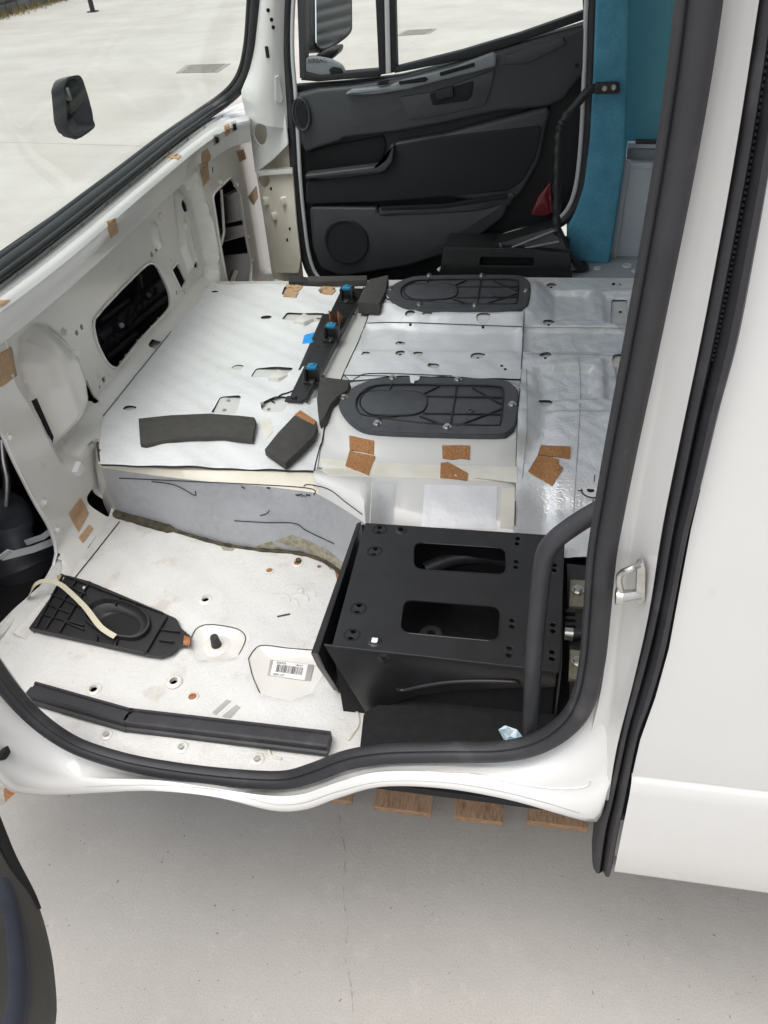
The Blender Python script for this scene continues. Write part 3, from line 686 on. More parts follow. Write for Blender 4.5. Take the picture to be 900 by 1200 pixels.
for q in ([(223, 752), (231, 737), (250, 733), (279, 739), (287, 750), (281, 768), (262, 775), (232, 773)], [(292, 771), (305, 758), (345, 761), (378, 765), (384, 782), (366, 812), (340, 821), (306, 813), (297, 793)]):
    stick('bare_patch', SFL, q, 'inner_paint', floor, .0003, .0004, sub=8)
# rust and dirt along the edges of the floor film
for q in ([(392, 668), (399, 672), (402, 690), (397, 688)], [(384, 662), (392, 664), (394, 669), (386, 667)], [(120, 612), (130, 606), (128, 614), (116, 626)], [(106, 632), (113, 628), (104, 642), (99, 643)], [(140, 606), (152, 609), (160, 613), (148, 612)],
          [(258, 640), (275, 643), (272, 646), (262, 645)]):
    stick('rust_stain', SFL, q, 'rust' if q[0][0] in (392, 120) else 'residue', floor, .0002, .0004, .0006)
for a in ([(418, 832), (420, 850), (408, 868)], [(314, 872), (318, 886), (330, 890)], [(300, 858), (312, 872)]): line_on('sealant', SFL, a, .003, 'tape', floor, 14)
for x_, y_, a_ in ((345, 690, .5), (352, 700, .3), (340, 705, .2), (360, 694, .6), (330, 700, .1)): line_on('wrinkle', SFL, [(x_-12, y_-3), (x_-4, y_-6*a_-3), (x_+8, y_-2), (x_+10, y_+5)], .0018, 'floor_film', floor, 12, .0)
# raised step beside the pedestal with its black mat
bm = bmesh.new(); add_prism(bm, LZ([(421, 884), (426, 838), (470, 818), (530, 800), (700, 790), (690, 880), (560, 884)], .852), (0, 0, -.08)); st = finish(bm, 'floor_step', 'matte_black', van)
mt = prism('floor_mat', LZ([(422, 884), (427, 835), (470, 812), (530, 795), (662, 788), (663, 846), (640, 866), (560, 878)], .862), (0, 0, -.008), 'matte_black', st)
# ---- hatches
def hatch():
    h = bmesh.new(); P = [Vector((a, b, ZP+.042)) for a, b in hatch_uv]; P = spl(P, 48, True)
    c = sum(P, Vector())/48
    add_prism(h, P, (0, 0, -.014), .003, 2)
    ho = finish(h, 'hatch_cover', 'hatch', van)
    Z = ZP+.042
    px = lambda x, y: PZ(380+x/3.4615, 420+y/3.4615, Z+.003)
    # rim
    inner = spl([px(*q) for q in ((128, 190), (140, 150), (185, 116), (260, 106), (420, 106), (600, 108), (705, 114), (724, 125), (726, 160), (722, 205), (714, 262), (690, 272), (520, 268), (400, 262), (215, 238), (150, 226))], 44, True)
    outer = [Vector((p.x, p.y, Z+.003)) for p in [c+(q-c)*.985 for q in P]]
    plate('rim', outer, [inner], .004, 'hatch', ho, .001)
    pad = spl([px(*q) for q in ((146, 185), (158, 148), (200, 131), (300, 131), (380, 135), (412, 155), (415, 185), (396, 215), (340, 229), (240, 229), (180, 222))], 40, True)
    prism('pad', pad, (0, 0, -.004), 'hatch', ho, .0015)
    for g_, zz in ((inner, .0005), (pad, -.001)):
        bm = bmesh.new(); add_tube(bm, [p_+Vector((0, 0, zz)) for p_ in g_], .0026, 6, closed=True); finish(bm, 'groove_dark_line', 'black', ho, 60)  # raised black line stands in for the shade in a groove
    for a, b in (((405, 142), (465, 112)), ((600, 118), (718, 185)), ((538, 112), (512, 262)), ((416, 152), (722, 158)), ((400, 222), (716, 226)), ((385, 232), (488, 272)), ((535, 274), (722, 203)), ((225, 230), (215, 262)), ((238, 230), (222, 262)), ((200, 238), (300, 232)), ((150, 140), (205, 112)), ((262, 131), (278, 95))):
        p, q = px(*a), px(*b); d = (q-p); L = d.length; bm = bmesh.new(); add_box(bm, (p+q)/2-Vector((0, 0, .002)), (L, .0045, .007), Matrix.Rotation(math.atan2(d.y, d.x), 3, 'Z'), .001); finish(bm, 'rib', 'black', ho)
    for q in ((80, 160), (278, 80), (542, 86), (762, 188), (215, 265), (498, 279)):
        p = px(*q); bm = bmesh.new(); add_cyl(bm, p-Vector((0, 0, .001)), p+Vector((0, 0, .002)), .011, .011, 16); add_cyl(bm, p+Vector((0, 0, .002)), p+Vector((0, 0, .008)), .0075, .007, 6); add_cyl(bm, p+Vector((0, 0, .008)), p+Vector((0, 0, .0088)), .004, .004, 8)
        finish(bm, 'bolt', 'metal', ho, 30)
    for q, m in (((310, 278), 'hatch'), ((592, 210), 'hatch')):
        p = px(*q)-Vector((0, 0, .003)); bm = bmesh.new(); add_ring(bm, p, .004, .011, .004); finish(bm, 'boss', m, ho, 50)
    return ho
H1 = hatch(); H1['label'] = 'black oval hatch cover nearest the pedestal'
p = [PZ(*q, ZP+.049) for q in ((480, 440), (492, 441), (491, 445), (486, 446), (485, 449), (481, 448))]
H2 = H1.copy(); COL.objects.link(H2); H2.location = H1.location+OFF; H2['label'] = 'black oval hatch cover beside the far door'
for ch in H1.children:
    c2 = ch.copy(); COL.objects.link(c2); c2.parent = H2
prism('torn_tape', p, (0, 0, -.001), 'label', H1)

# ---- mounting rail with blue-topped clips
def rail():
    Z = ZP+.020
    ro = thing('mounting_rail', 'black steel mounting rail with three blue topped clips, lying across the platform', 'rail', PZ(385, 400, ZP))
    prism('rail_plate', LZ([(401, 337), (426, 338), (357, 468), (338, 469), (343, 457)], Z), (0, 0, -.006), 'steel_black', ro, .001)
    prism('side_plate', LZ([(400, 366), (378, 368), (349, 434), (366, 432), (381, 402)], Z-.007), (0, 0, -.004), 'steel_black', ro, .001)
    a, b = PZ(426.5, 338, Z+.006), PZ(358.5, 468, Z+.006); d = (b-a); bm = bmesh.new()
    add_box(bm, (a+b)/2-Vector((0, 0, .004)), (d.length, .004, .020), Matrix.Rotation(math.atan2(d.y, d.x), 3, 'Z'), .001); finish(bm, 'rail_flange', 'steel_black', ro)
    ang = math.atan2(d.y, d.x)+math.pi/2; rot = Matrix.Rotation(ang, 3, 'Z')
    for x, y in ((408, 352), (390, 397), (368, 446)):
        p = PZ(x, y, Z); bm = bmesh.new()
        add_box(bm, p+Vector((0, 0, .003)), (.052, .048, .006), rot, .001); 
        for s in (-1, 1): add_box(bm, p+rot@Vector((s*.019, 0, .024)), (.008, .034, .044), rot, .002)
        add_box(bm, p+rot@Vector((0, .004, .022)), (.034, .020, .036), rot, .002)
        add_box(bm, p+rot@Vector((0, -.017, .008)), (.020, .008, .012), rot, .001)
        co = finish(bm, 'clip', 'black', ro)
        bm = bmesh.new(); add_box(bm, p+Vector((0, 0, .0455)), (.030, .024, .011), rot, .003); add_box(bm, p+Vector((0, 0, .0525)), (.014, .014, .004), rot, .001); finish(bm, 'clip_cap', 'blue', co)
        bm = bmesh.new(); add_cyl(bm, p+rot@Vector((0, -.024, .004)), p+rot@Vector((0, -.024, .009)), .006, .006, 6); finish(bm, 'bolt', 'metal', co, 30)
    for x, y in ((373, 406), (380, 406), (385, 406), (378, 398), (415, 368)):
        p = PZ(x, y, Z); bm = bmesh.new(); add_cyl(bm, p-Vector((0, 0, .002)), p+Vector((0, 0, .0006)), .0035); finish(bm, 'hole', 'void', ro)
    # triangular gusset behind the middle clip
    p = PZ(392, 386, Z); bm = bmesh.new()
    for s in (-1, 1):
        q = p+rot@Vector((s*.012, .01, 0)); add_prism(bm, [q, q+rot@Vector((0, .07, 0)), q+rot@Vector((0, .0, .06))], rot@Vector((.004*s, 0, 0)))
    finish(bm, 'gusset', 'rust', ro)
    p = PZ(345, 468, ZP+.016); bm = bmesh.new(); add_box(bm, p, (.05, .026, .006), rot, .001); add_cyl(bm, p, p+Vector((0, 0, .012)), .009, .008, 8); finish(bm, 'foot', 'black', ro)
    return ro
rail()
for q in ((352, 372), (322, 438)):
    p = PZ(*q, ZP+.012); bm = bmesh.new(); add_prism(bm, [PZ(q[0]-8, q[1]+4, ZP+.02), PZ(q[0]+4, q[1]+5, ZP+.02), PZ(q[0]+15, q[1]+1, ZP+.016), PZ(q[0]+4, q[1]-6, ZP+.02)], (0, 0, -.012), .002)
    finish(bm, 'bracket', 'inner_paint', cover)
line_on('wire', SF, [(322, 473), (318, 470), (324, 465), (338, 461), (352, 455)], .002, 'black', cover, 14, .003)
line_on('wire', SF, [(371, 374), (382, 374), (395, 371)], .0015, 'black', cover, 8, .003)
stick('blue_tape', SF, [(357, 393), (368, 390), (371, 393), (366, 402), (354, 403)], 'blue_tape', cover, .0006, .001)
stick('tape_scrap', SF, [(306, 492), (317, 490), (320, 506), (313, 514), (309, 505)], 'tape', cover, .0005, .0008)

# ---- bulkhead
ax_b = ((XB, 0, 0), (0, 1, 0), (0, 0, 1), (1, 0, 0))
def uvx(pts, X=XB): return [(p.y, p.z) for p in LX(pts, X)]
Lpoly = uvx([(-60, 440), (-30, 372), (10, 372), (16, 400), (24, 443), (47, 480), (69, 522), (76, 534), (91, 530), (116, 507), (140, 470), (160, 520), (150, 640), (60, 760), (-120, 800)], -1.20)
Rpoly = uvx([(230, 206), (238, 235), (245, 262), (251, 292), (255, 320), (254, 350), (330, 400), (400, 300), (330, 60), (262, 130), (222, 190)], -1.20)
dome = uvx([(34, 428), (38, 402), (50, 388), (66, 388), (84, 403), (96, 436), (101, 478), (88, 505), (72, 517), (64, 500), (46, 465)], -1.225)
def bulk_h(U, V):
    h = .05*sstep(-.012, .022, sdist(U, V, Lpoly))
    h = np.maximum(h, .055*sstep(-.010, .008, sdist(U, V, Rpoly)))
    d = sdist(U, V, dome); h = np.maximum(h, .078*np.sqrt(np.clip(sstep(-.01, .085, d), 0, 1)))
    for poly, a in (([(205, 226), (211, 224), (216, 262), (226, 306), (222, 318), (212, 290)], .018), ([(177, 262), (181, 260), (188, 288), (186, 294), (180, 282)], .014), ([(210, 238), (222, 230), (232, 260), (240, 300), (236, 322), (228, 318), (216, 280)], .008)):
        h += a*sstep(-.006, .010, sdist(U, V, uvx(poly)))
    # foot flange running to the platform
    h += .05*sstep(1.045, .985, V)*sstep(1.55, 1.7, U)*(h < .04)
    h -= .02*sstep(-.004, .01, sdist(U, V, uvx([(232, 262), (239, 262), (245, 300), (241, 318), (236, 316)])))*0
    h += .06*sstep(.86, .79, V)
    return h
hole_big = [(p.y, p.z) for p in spl(LX([(109, 382), (111, 372), (140, 340), (170, 311), (177, 309), (184, 313), (197, 340), (199, 356), (195, 365), (166, 396), (146, 421), (138, 431), (131, 430), (124, 424), (113, 402)], XB), 48, True)]
hole_tall = [(p.y, p.z) for p in rnd_poly(LX([(248.5, 228), (270.6, 207), (281, 228), (288, 275), (295, 312), (293, 331), (286, 335), (266, 333), (258, 290)], -1.195), .01, 3)]
hole_ped = [(p.y, p.z) for p in rnd_poly(LX([(-70, 470), (-2, 500), (18, 545), (40, 588), (58, 618), (66, 641), (64, 660), (50, 685), (-6, 752), (-120, 760)], -1.20), .025, 4)]
bulk_holes = [hole_big, hole_tall, hole_ped,
    [(p.y, p.z) for p in rnd_poly(LX([(200, 316), (208, 307), (218, 330), (212, 341)], XB), .006, 3)],
    [(p.y, p.z) for p in rnd_poly(LX([(218, 269), (222, 268), (229, 304), (230, 313), (226, 314)], XB), .008, 4)],
    [(p.y, p.z) for p in rnd_poly(LX([(169, 405), (175, 397), (181, 402), (173, 413)], XB), .004, 3)],
    [(p.y, p.z) for p in rnd_poly(LX([(100, 450), (105, 444), (117, 470), (112, 474)], XB+.01), .005, 3)],
    [(p.y, p.z) for p in rnd_poly(LX([(32, 471), (41, 466), (63, 512), (60, 522)], -1.20), .006, 3)],
    [(p.y, p.z) for p in rnd_poly(LX([(101, 583), (109, 571), (118, 590), (109, 607)], -1.20), .012, 4)],
    [(p.y, p.z) for p in circ(PX(210, 241, XB), .016, 12, (0, 1, 0), (0, 0, 1), .022)]]
for x, y, r in ((90, 390, .009), (96, 383.5, .009), (122, 445.5, .009), (117, 453.5, .006), (104, 468, .006), (33, 464, .006), (178, 298, .009), (183, 293, .008), (207, 343, .008), (200, 305, .005), (216, 342, .005)):
    bulk_holes.append([(p.y, p.z) for p in circ(PX(x, y, XB if x > 40 else -1.2), r, 10, (0, 1, 0), (0, 0, 1))])
bulk_holes.append([(p.y, p.z) for p in circ(PX(250, 199, -1.195), .012, 10, (0, 1, 0), (0, 0, 1), .016)])
bulk = relief('bulkhead', ax_b, (1.06, 3.36, .76, 1.455), .0085, bulk_h, None, bulk_holes, 'inner_paint', van, .006, 50)
bulk['label'] = 'bare white front bulkhead with stamped openings'
SB = Hit([bulk])
for hp, X in ((hole_big, XB+.002), (hole_tall, -1.193), (hole_ped, -1.198), (bulk_holes[3], XB+.002)):
    bm = bmesh.new(); add_tube(bm, resample([Vector((X, a, b)) for a, b in hp], 50, True), .0045, 6, closed=True); finish(bm, 'rolled_edge', 'inner_paint', bulk, 60)
stick('slot_dark_patch', SB, [(217.5, 270), (222, 268), (229.5, 304), (230.5, 313), (226, 315)], 'void', bulk, .0004, .0008, sub=6)  # black patch stands in for the shade inside a slot
# cowl rail below the windscreen
A_px = [(-60, 372), (0, 331), (50, 292), (100, 253), (150, 212), (200, 173), (240, 144), (272, 125), (292, 118)]
B_px = [(-60, 398), (0, 357), (50, 320), (100, 280), (150, 237), (200, 195), (235, 167), (268, 146), (292, 140)]
n = 70
ra = resample(spl(LZ(A_px, 1.50), 90), n); rb = resample(spl(LZ(B_px, 1.485), 90), n)
rc = [Vector((b.x-.012, b.y+.01, 1.405)) for b in rb]; rd = [Vector((XB-.01, b.y+.02, 1.40)) for b in rb]
rows = []
for f, dz in ((0, 0), (.18, .002), (.24, -.006), (.30, -.006), (.36, .001), (.6, .002), (.66, -.004), (.72, .0015), (.9, .002)): rows.append([a.lerp(b, f)+Vector((0, 0, dz)) for a, b in zip(ra, rb)])
for f in (.0, .10, .25, .6, .9): rows.append([b.lerp(c, f)+Vector((.006*math.sin(min(f*4, 1)*math.pi), 0, -.003)) for b, c in zip(rb, rc)])
rows += [rc, [c.lerp(d, .3)+Vector((0, 0, -.002)) for c, d in zip(rc, rd)], rd]
cowl = loft('cowl_rail', rows, 'paint', van, 40)
for k in range(3, n-4, 6):
    a, b = rows[0][k], rows[3][k]; bm = bmesh.new(); add_tube(bm, [a+Vector((0, 0, .001)), b+Vector((0, 0, .004)), rows[3][k+1]], .0022, 6); finish(bm, 'press_mark', 'paint', cowl, 60)
# windscreen, its seal and the plastic scuttle outside
S_px = [(-60, 360), (0, 318), (50, 281), (100, 242), (150, 203), (200, 163.5), (240, 135), (264, 118), (280, 103), (290, 84), (296, 55), (299, 20), (301, -20)]
sp = spl([PZ(x, y, 1.515) for x, y in S_px[:7]]+[PY(264, 118, 3.02), PY(280, 103, 3.0), PY(290, 84, 2.99), PY(296, 55, 2.975), PY(299, 20, 2.96), PY(301.5, -20, 2.945), PY(303, -60, 2.93)], 90)
# order by smooth hand-off
bm = bmesh.new()
add_tube(bm, sp, .020, 10); add_tube(bm, [p+Vector((.026, -.006, .004)) for p in sp], .009, 8); add_tube(bm, [p+Vector((-.022, .004, .012)) for p in sp], .010, 8)
finish(bm, 'windscreen_seal', 'rubber_dark', van, 60)
top = [Vector((p.x*.55-.18, p.y, 2.34)) for p in resample(ra, 24)]
bot = [p+Vector((-.015, 0, .012)) for p in resample(spl(LZ(A_px[:7], 1.505), 50)+[PY(264, 120, 3.03), PY(276, 112, 3.02), PY(284, 104, 3.0)], 24)]
right_t = Vector((-.66, 2.93, 2.34))
top = [Vector((-.72-.06*math.sin(i/23*math.pi), bot[i].y+(2.9-bot[23].y)*i/23, 2.34)) for i in range(24)]
rows = []
for k in range(9):
    f = k/8; rows.append([a.lerp(b, f) for a, b in zip(bot, top)])
ws = loft('windscreen', rows, 'glass', van, 60, thick=(-.005, 0, .002))
XM = -1.06
def br(pts, X): return [PX(x/3, y/3, X) for x, y in pts]
fr_ = br([(268, 264), (286, 271), (300, 305), (322, 382), (328, 420), (331, 450), (266, 491), (240, 455), (232, 420), (228, 340), (222, 300), (235, 275)], XM)
bk = [p+Vector((-.016, -.010, .0)) for p in br([(262, 266), (270, 268), (278, 300), (292, 382), (298, 420), (300, 440), (262, 478), (236, 452), (222, 420), (214, 345), (214, 310), (226, 280)], XM)]
cf = sum(fr_, Vector())/len(fr_)
def shrink(P, k, d): return [cf+(p-cf)*k+Vector(d) for p in P]
bm = bmesh.new(); fr_ = spl(fr_, 36, True); bk = spl(bk, 36, True)
add_loft(bm, [r+[r[0]] for r in (shrink(bk, .55, (-.012, -.004, 0)), bk, fr_, shrink(fr_, .90, (0, 0, 0)), shrink(fr_, .80, (-.03, -.012, 0)), shrink(fr_, .3, (-.034, -.014, 0)))])
mbr = finish(bm, 'mirror_bracket', 'hatch', van, 70); mbr['label'] = 'black plastic mirror bracket glued to the windscreen'
bm = bmesh.new(); p = PX(79.5, 110, XM-.004); add_box(bm, p, (.012, .010, .028), Matrix.Rotation(.15, 3, 'X'), .004); finish(bm, 'chrome_stub', 'metal', mbr)
sc = [[p+Vector((-.025, .01, -.02)) for p in sp[:52]], [p+Vector((-.05, .015, -.012)) for p in sp[:52]], [p+Vector((-.082, .02, -.018)) for p in sp[:52]], [p+Vector((-.09, .02, -.05)) for p in sp[:52]]]
scut = loft('scuttle_panel', sc, 'black', van)
for k in range(6, 48, 5):
    p = sp[k]+Vector((-.062, .02, -.012)); q = sp[k+2]+Vector((-.062, .02, -.012)); d = q-p; bm = bmesh.new(); add_box(bm, (p+q)/2, (d.length, .016, .005), Matrix.Rotation(math.atan2(d.y, d.x), 3, 'Z'), .001); finish(bm, 'scuttle_vent', 'engine', scut)
# engine bay box, walls coloured near-black so the openings look dark
bm = bmesh.new()
for c, s in (((-1.52, 2.0, 1.05), (.02, 2.9, .66)), ((-1.40, 2.0, .735), (.24, 2.9, .02)), ((-1.40, 2.0, 1.385), (.24, 2.9, .02)), ((-1.40, .56, 1.05), (.24, .02, .66)), ((-1.40, 3.44, 1.05), (.24, .02, .66))): add_box(bm, c, s)
finish(bm, 'engine_bay', 'void', van)
eb = bmesh.new()
for a, b, r in (((112, 400), (196, 328), .030), ((116, 412), (192, 350), .018), ((118, 376), (150, 352), .010), ((124, 420), (160, 392), .014), ((150, 375), (165, 345), .018), ((160, 322), (164, 345), .016), ((186, 335), (190, 328), .012)):
    add_tube(eb, [PX(*a, -1.42), PX(*b, -1.40)], r, 10)
finish(eb, 'engine_rail', 'engine', van, 60)
for x, y in ((141.5, 381.5), (173.5, 346)):
    p = PX(x, y, -1.37); bm = bmesh.new(); add_cyl(bm, p+Vector((-.03, .01, 0)), p, .024, .02, 14); add_cyl(bm, p, p+Vector((.008, -.006, .004)), .010, .009, 8, 1); finish(bm, 'injector_cap', ['engine', 'metal'], van, 40)
bm = bmesh.new()
for x, y in ((160, 362), (152, 367), (166, 357), (150, 378), (155, 372), (128, 400), (134, 396), (182, 342), (120, 405)):
    p = PX(x, y, -1.38); bm = bmesh.new(); add_box(bm, p, (.02, .035, .014), Matrix.Rotation(.4, 3, 'X'), .003); finish(bm, 'connector', 'hose', van)
bm = bmesh.new()
for k, (x, y) in enumerate(((144, 430), (150, 422), (156, 416), (164, 405), (170, 399), (180, 388), (188, 379))):
    p = PX(x-2, y-2, XB-.012); add_box(bm, p, (.010, .026, .010), Matrix.Rotation(.7, 3, 'X'), .002)
finish(bm, 'foil_scrap', 'label', van)['kind'] = 'stuff'
# tall opening: bar, shelf pieces behind
bm = bmesh.new(); add_tube(bm, [PX(259, 222, -1.215), PX(261, 250, -1.215), PX(262.5, 272, -1.215), PX(259, 287, -1.215)], .006, 8); finish(bm, 'divider_bar', 'inner_paint', bulk, 60)
for a in ([(262, 268), (290, 262), (292, 276), (262, 284)], [(262, 300), (294, 296), (296, 330), (266, 334)], [(266, 230), (282, 222), (286, 258), (266, 262)]):
    prism('heater_duct', LX(a, -1.30), (-.03, 0, 0), 'hose', van, .006)
prism('duct_strap', LX([(271, 332), (277, 316), (279, 318), (274, 333)], -1.29), (-.01, 0, 0), 'tape', van)
# pedal opening: steering boot, hose, straps
XE = -1.40
bm = bmesh.new(); add_tube(bm, spl([PX(-20, 590, XE), PX(2, 596, XE), PX(14, 606, XE), PX(16, 625, XE), PX(24, 650, XE+.02), PX(30, 668, XE+.04)], 20), [.050]*5+[.055]*6+[.050]*9, 20); finish(bm, 'steering_boot', 'boot_grey', van, 60)
bm = bmesh.new(); add_tube(bm, spl([PX(22, 652, XE+.02), PX(30, 668, XE+.04), PX(38, 688, XE+.04), PX(46, 715, XE+.04), PX(54, 745, XE+.04)], 16), [.075, .095, .092, .098, .085, .085, .08, .08, .075, .075, .07, .07, .065, .065, .06, .06], 22); finish(bm, 'column_bellows', 'hose', van, 40)
tube('brake_pipe', spl([PX(2, 515, -1.33), PX(4, 540, -1.33), PX(8, 562, -1.33), PX(7, 592, -1.35)], 14), .010, 'metal', van)
tube('wire_loom', spl([PX(24, 610, -1.5), PX(34, 585, -1.5), PX(38, 600, -1.5), PX(46, 650, -1.5)], 14), .008, 'black', van)
for a, b, w in (((2, 653), (64, 634), .009), ((-14, 657), (12, 645), .009), ((30, 636), (60, 622), .008)):
    p, q = PX(*a, -1.32), PX(*b, -1.26); bm = bmesh.new(); d = q-p; sweep(bm, [p, p.lerp(q, .5)+Vector((.012, 0, 0)), q], [(-w, -.002), (w, -.002), (w, .002), (-w, .002)], Vector((1, 0, .2))); bmesh.ops.recalc_face_normals(bm, faces=bm.faces); finish(bm, 'strap', 'strap', van)
# clips (white plastic nuts) along the opening and on the bulkhead
for x, y in ((10, 513), (51, 589), (66, 621), (62, 672), (38, 708), (13, 744), (75, 389), (88, 415), (258, 214), (277, 217), (290, 278), (295, 305), (218, 264), (230, 317), (188, 253)):
    d = Vector(ray(x, y)).normalized(); p = SB(x, y, 0)
    if not p: continue
    bm = bmesh.new(); add_cyl(bm, p-Vector((.004, 0, 0)), p+Vector((.004, 0, 0)), .012, .011, 12); add_cyl(bm, p+Vector((.004, 0, 0)), p+Vector((.011, 0, 0)), .007, .006, 8); finish(bm, 'rivet_nut', 'inner_paint', bulk, 40)
prism('clip_block', LX([(90, 553), (95, 541), (100, 547), (100, 553), (94, 558)], -1.185), (-.015, 0, 0), 'label', bulk, .003)
stick('slot_dark_patch', SB, [(36.5, 470), (43, 466.5), (63, 512), (61, 520)], 'void', bulk, .0004, .0006, sub=6)  # second black patch painted where a slot would be dark
for q in ([(80, 602), (94, 583), (104, 602), (92, 624)], [(92, 630), (104, 615), (109, 620), (97, 637)], [(0, 414), (13, 407), (19, 440), (2, 453), (-6, 454)]):
    stick('paper_patch', SB, q, 'paper', bulk, .0008, .001, .0015)
SC2 = Hit([bulk, cowl])
for q in ([(-4, 353), (11, 351.5), (4, 357), (-4, 361)], [(124.5, 260), (135, 256), (138, 272), (129, 279)], [(192, 184), (199, 180.5), (212, 182), (208, 187)], [(233, 193), (243, 190), (245, 210), (238, 218)], [(236, 180), (243, 174), (247, 184), (243, 191), (236, 190)], [(277, 177), (285, 175), (288, 186), (281, 190)], [(262, 148), (268, 145), (270, 156), (264, 160)], [(291, 231), (300, 218), (302, 232), (297, 240)]):
    stick('paper_patch', SC2, q, 'paper', bulk, .0008, .001, .0015)
for q in ((253, 164), (274, 149)):
    stick('clip_socket', SC2, [(q[0]-4, q[1]-5), (q[0]+2, q[1]-7), (q[0]+4, q[1]+3), (q[0]-2, q[1]+6)], 'label_grey', cowl, .002, .001)
    stick('clip_hole', SC2, [(q[0]-2, q[1]-3), (q[0]+1.5, q[1]-4), (q[0]+2.5, q[1]+2), (q[0]-1, q[1]+4)], 'void', cowl, .002, .003)

# ---- far A-pillar
YA = 2.95
n = 20
l1 = resample(LX([(286, 124), (292, 150), (300, 200), (308, 250), (314, 290), (319, 326)], -1.17), n)
r1 = resample(LY([(338, 108), (342, 160), (345, 200), (349, 250), (353, 300), (356, 328)], YA), n)
rows = [[a.lerp(b, f)+Vector((.02*math.sin(f*math.pi), -.03*math.sin(f*math.pi), 0)) for a, b in zip(l1, r1)] for f in (0, .1, .25, .4, .55, .7, .85, 1)]
apl = loft('pillar_foot', rows, 'cream', van, 50)
upl = resample(LY([(303, -60), (300, 0), (297, 55), (292, 84), (282, 108), (288, 135)], 2.97), n); upr = resample(LY([(345, -60), (338, 0), (336, 60), (338, 110), (339, 130), (341, 150)], YA), n)
rows = [[a.lerp(b, f)+Vector((.0, -.05*math.sin(f*math.pi), 0)) for a, b in zip(upl, upr)] for f in (0, .12, .3, .5, .7, .88, 1)]
apu = loft('windscreen_pillar', rows, 'paint', van, 50)
SA = Hit([apl, apu, bulk])
# gusset plate with oval hole, lower plate with round hole
gp = [SA(x, y, .012) for x, y in ((293, 138), (325, 122), (334, 175), (328, 178), (300, 205))]
def on_plate(pts, a, b, c):
    """drop pixels on the plane through three points"""
    nn = (b-a).cross(c-a).normalized(); out = []
    for x, y in pts:
        d = Vector(ray(x, y)); out.append(Vector(CAM)+d*((a-Vector(CAM)).dot(nn)/d.dot(nn)))
    return out
a_, b_, c_ = PX(292, 150, -1.14), PY(338, 115, 2.93), PX(300, 203, -1.12)
def gpl(name, outer, holes, m, rb=.01):
    return plate(name, rnd_poly(on_plate(outer, a_, b_, c_), rb, 4), [spl(on_plate(h, a_, b_, c_), 18, True) for h in holes], .006, m, van, .0015)
g1 = gpl('gusset_plate', [(290, 132), (318, 118), (332, 120), (337, 170), (318, 188), (299, 203)], [[(297, 158), (299, 148), (305, 145), (312, 150), (313, 160), (309, 169), (303, 168)]], 'paint')
a_, b_, c_ = PX(303, 205, -1.11), PY(346, 205, 2.92), PX(318, 318, -1.11)
g2 = gpl('lower_plate', [(300, 199), (342, 196), (347, 260), (352, 305), (350, 320), (322, 320), (312, 270)], [[(302.5, 211), (306, 205), (312, 205), (316, 211), (313, 218), (307, 219)]], 'cream')
prism('shelf_lip', on_plate([(300, 199), (341, 196), (342, 201), (303, 204)], a_, b_, c_), (.012, -.03, .002), 'paint', van, .002)
SG = Hit([g1, g2, apl])
for x, y in ((313, 235), (334, 235), (323, 253)):
    p = SG(x, y, 0)
    if p: bm = bmesh.new(); add_box(bm, p, (.035, .02, .03), Matrix.Rotation(.6, 3, 'Z'), .005); finish(bm, 'clip_block', 'cream', g2)
for x, y in ((318, 221), (340, 268), (337, 281)):
    p = SG(x, y, .001)
    if p: bm = bmesh.new(); add_cyl(bm, p, p+Vector((.002, -.002, 0)), .006); finish(bm, 'drain_hole', 'void', g2)
stick('paper_patch', SG, [(309, 290), (316, 284), (319, 318), (312, 316)], 'paper', g2, .0008, .001, .002)
for x, y in ((314, 12), (318, 23), (320, 32)):
    p = SA(x, y, .001)
    if p: bm = bmesh.new(); add_cyl(bm, p, p+Vector((.002, -.002, 0)), .006); finish(bm, 'drain_hole', 'void', apu)
p = SA(313, 61, .001)
if p: bm = bmesh.new(); add_box(bm, p, (.012, .006, .035), None, .003); finish(bm, 'slot', 'void', apu)
stick('bent_tab', SA, [(322, 90), (326, 88), (331, 115), (328, 120), (323, 118)], 'paint', apu, .004, .004)

# ---- far door
YD = 2.99
def dprism(name, pts, y0, y1, m, parent, bevel=.006, r=.02, seg=2):
    return prism(name, rnd_poly(LY(pts, y0), r, 4) if r else LY(pts, y0), (0, y1-y0, 0), m, parent, bevel, seg)
panel_px = [(341, 100), (400, 96), (470, 88), (560, 66), (640, 40), (692, 24), (694, 60), (690, 180), (676, 250), (650, 268), (600, 296), (540, 322), (400, 336), (368, 326), (354, 300), (346, 220)]
door = dprism('door', panel_px, YD, YD+.03, 'trim_dark', van, .008)
door['label'] = 'far front door with black plastic trim, closed'
dprism('upper_trim', [(343, 112), (372, 104), (410, 101), (470, 92), (560, 67), (640, 42), (690, 28), (688, 80), (660, 118), (640, 127), (585, 131), (520, 145), (470, 155), (402, 163), (400, 166), (372, 174), (358, 180), (350, 165)], YD-.040, YD, 'trim', door, .014, .015, 3)
dprism('upper_corner', [(592, 65), (660, 43), (664, 52), (618, 75), (592, 76)], YD-.048, YD-.03, 'trim', door, .004, .006)
dprism('map_pocket_edge', [(357, 205), (448, 194), (455, 180), (461, 168), (520, 158), (640, 126), (645, 130), (640, 150), (632, 190), (610, 228), (592, 240), (596, 236), (560, 236), (358, 210)], YD-.050, YD, 'trim', door, .012, .015, 3)
dprism('arm_insert', [(458, 171), (520, 160), (636, 147), (628, 185), (612, 213), (595, 224), (530, 230), (460, 236), (358, 240), (358, 213), (450, 203), (457, 190)], YD-.056, YD-.03, 'trim_fabric', door, .006, .02, 3)
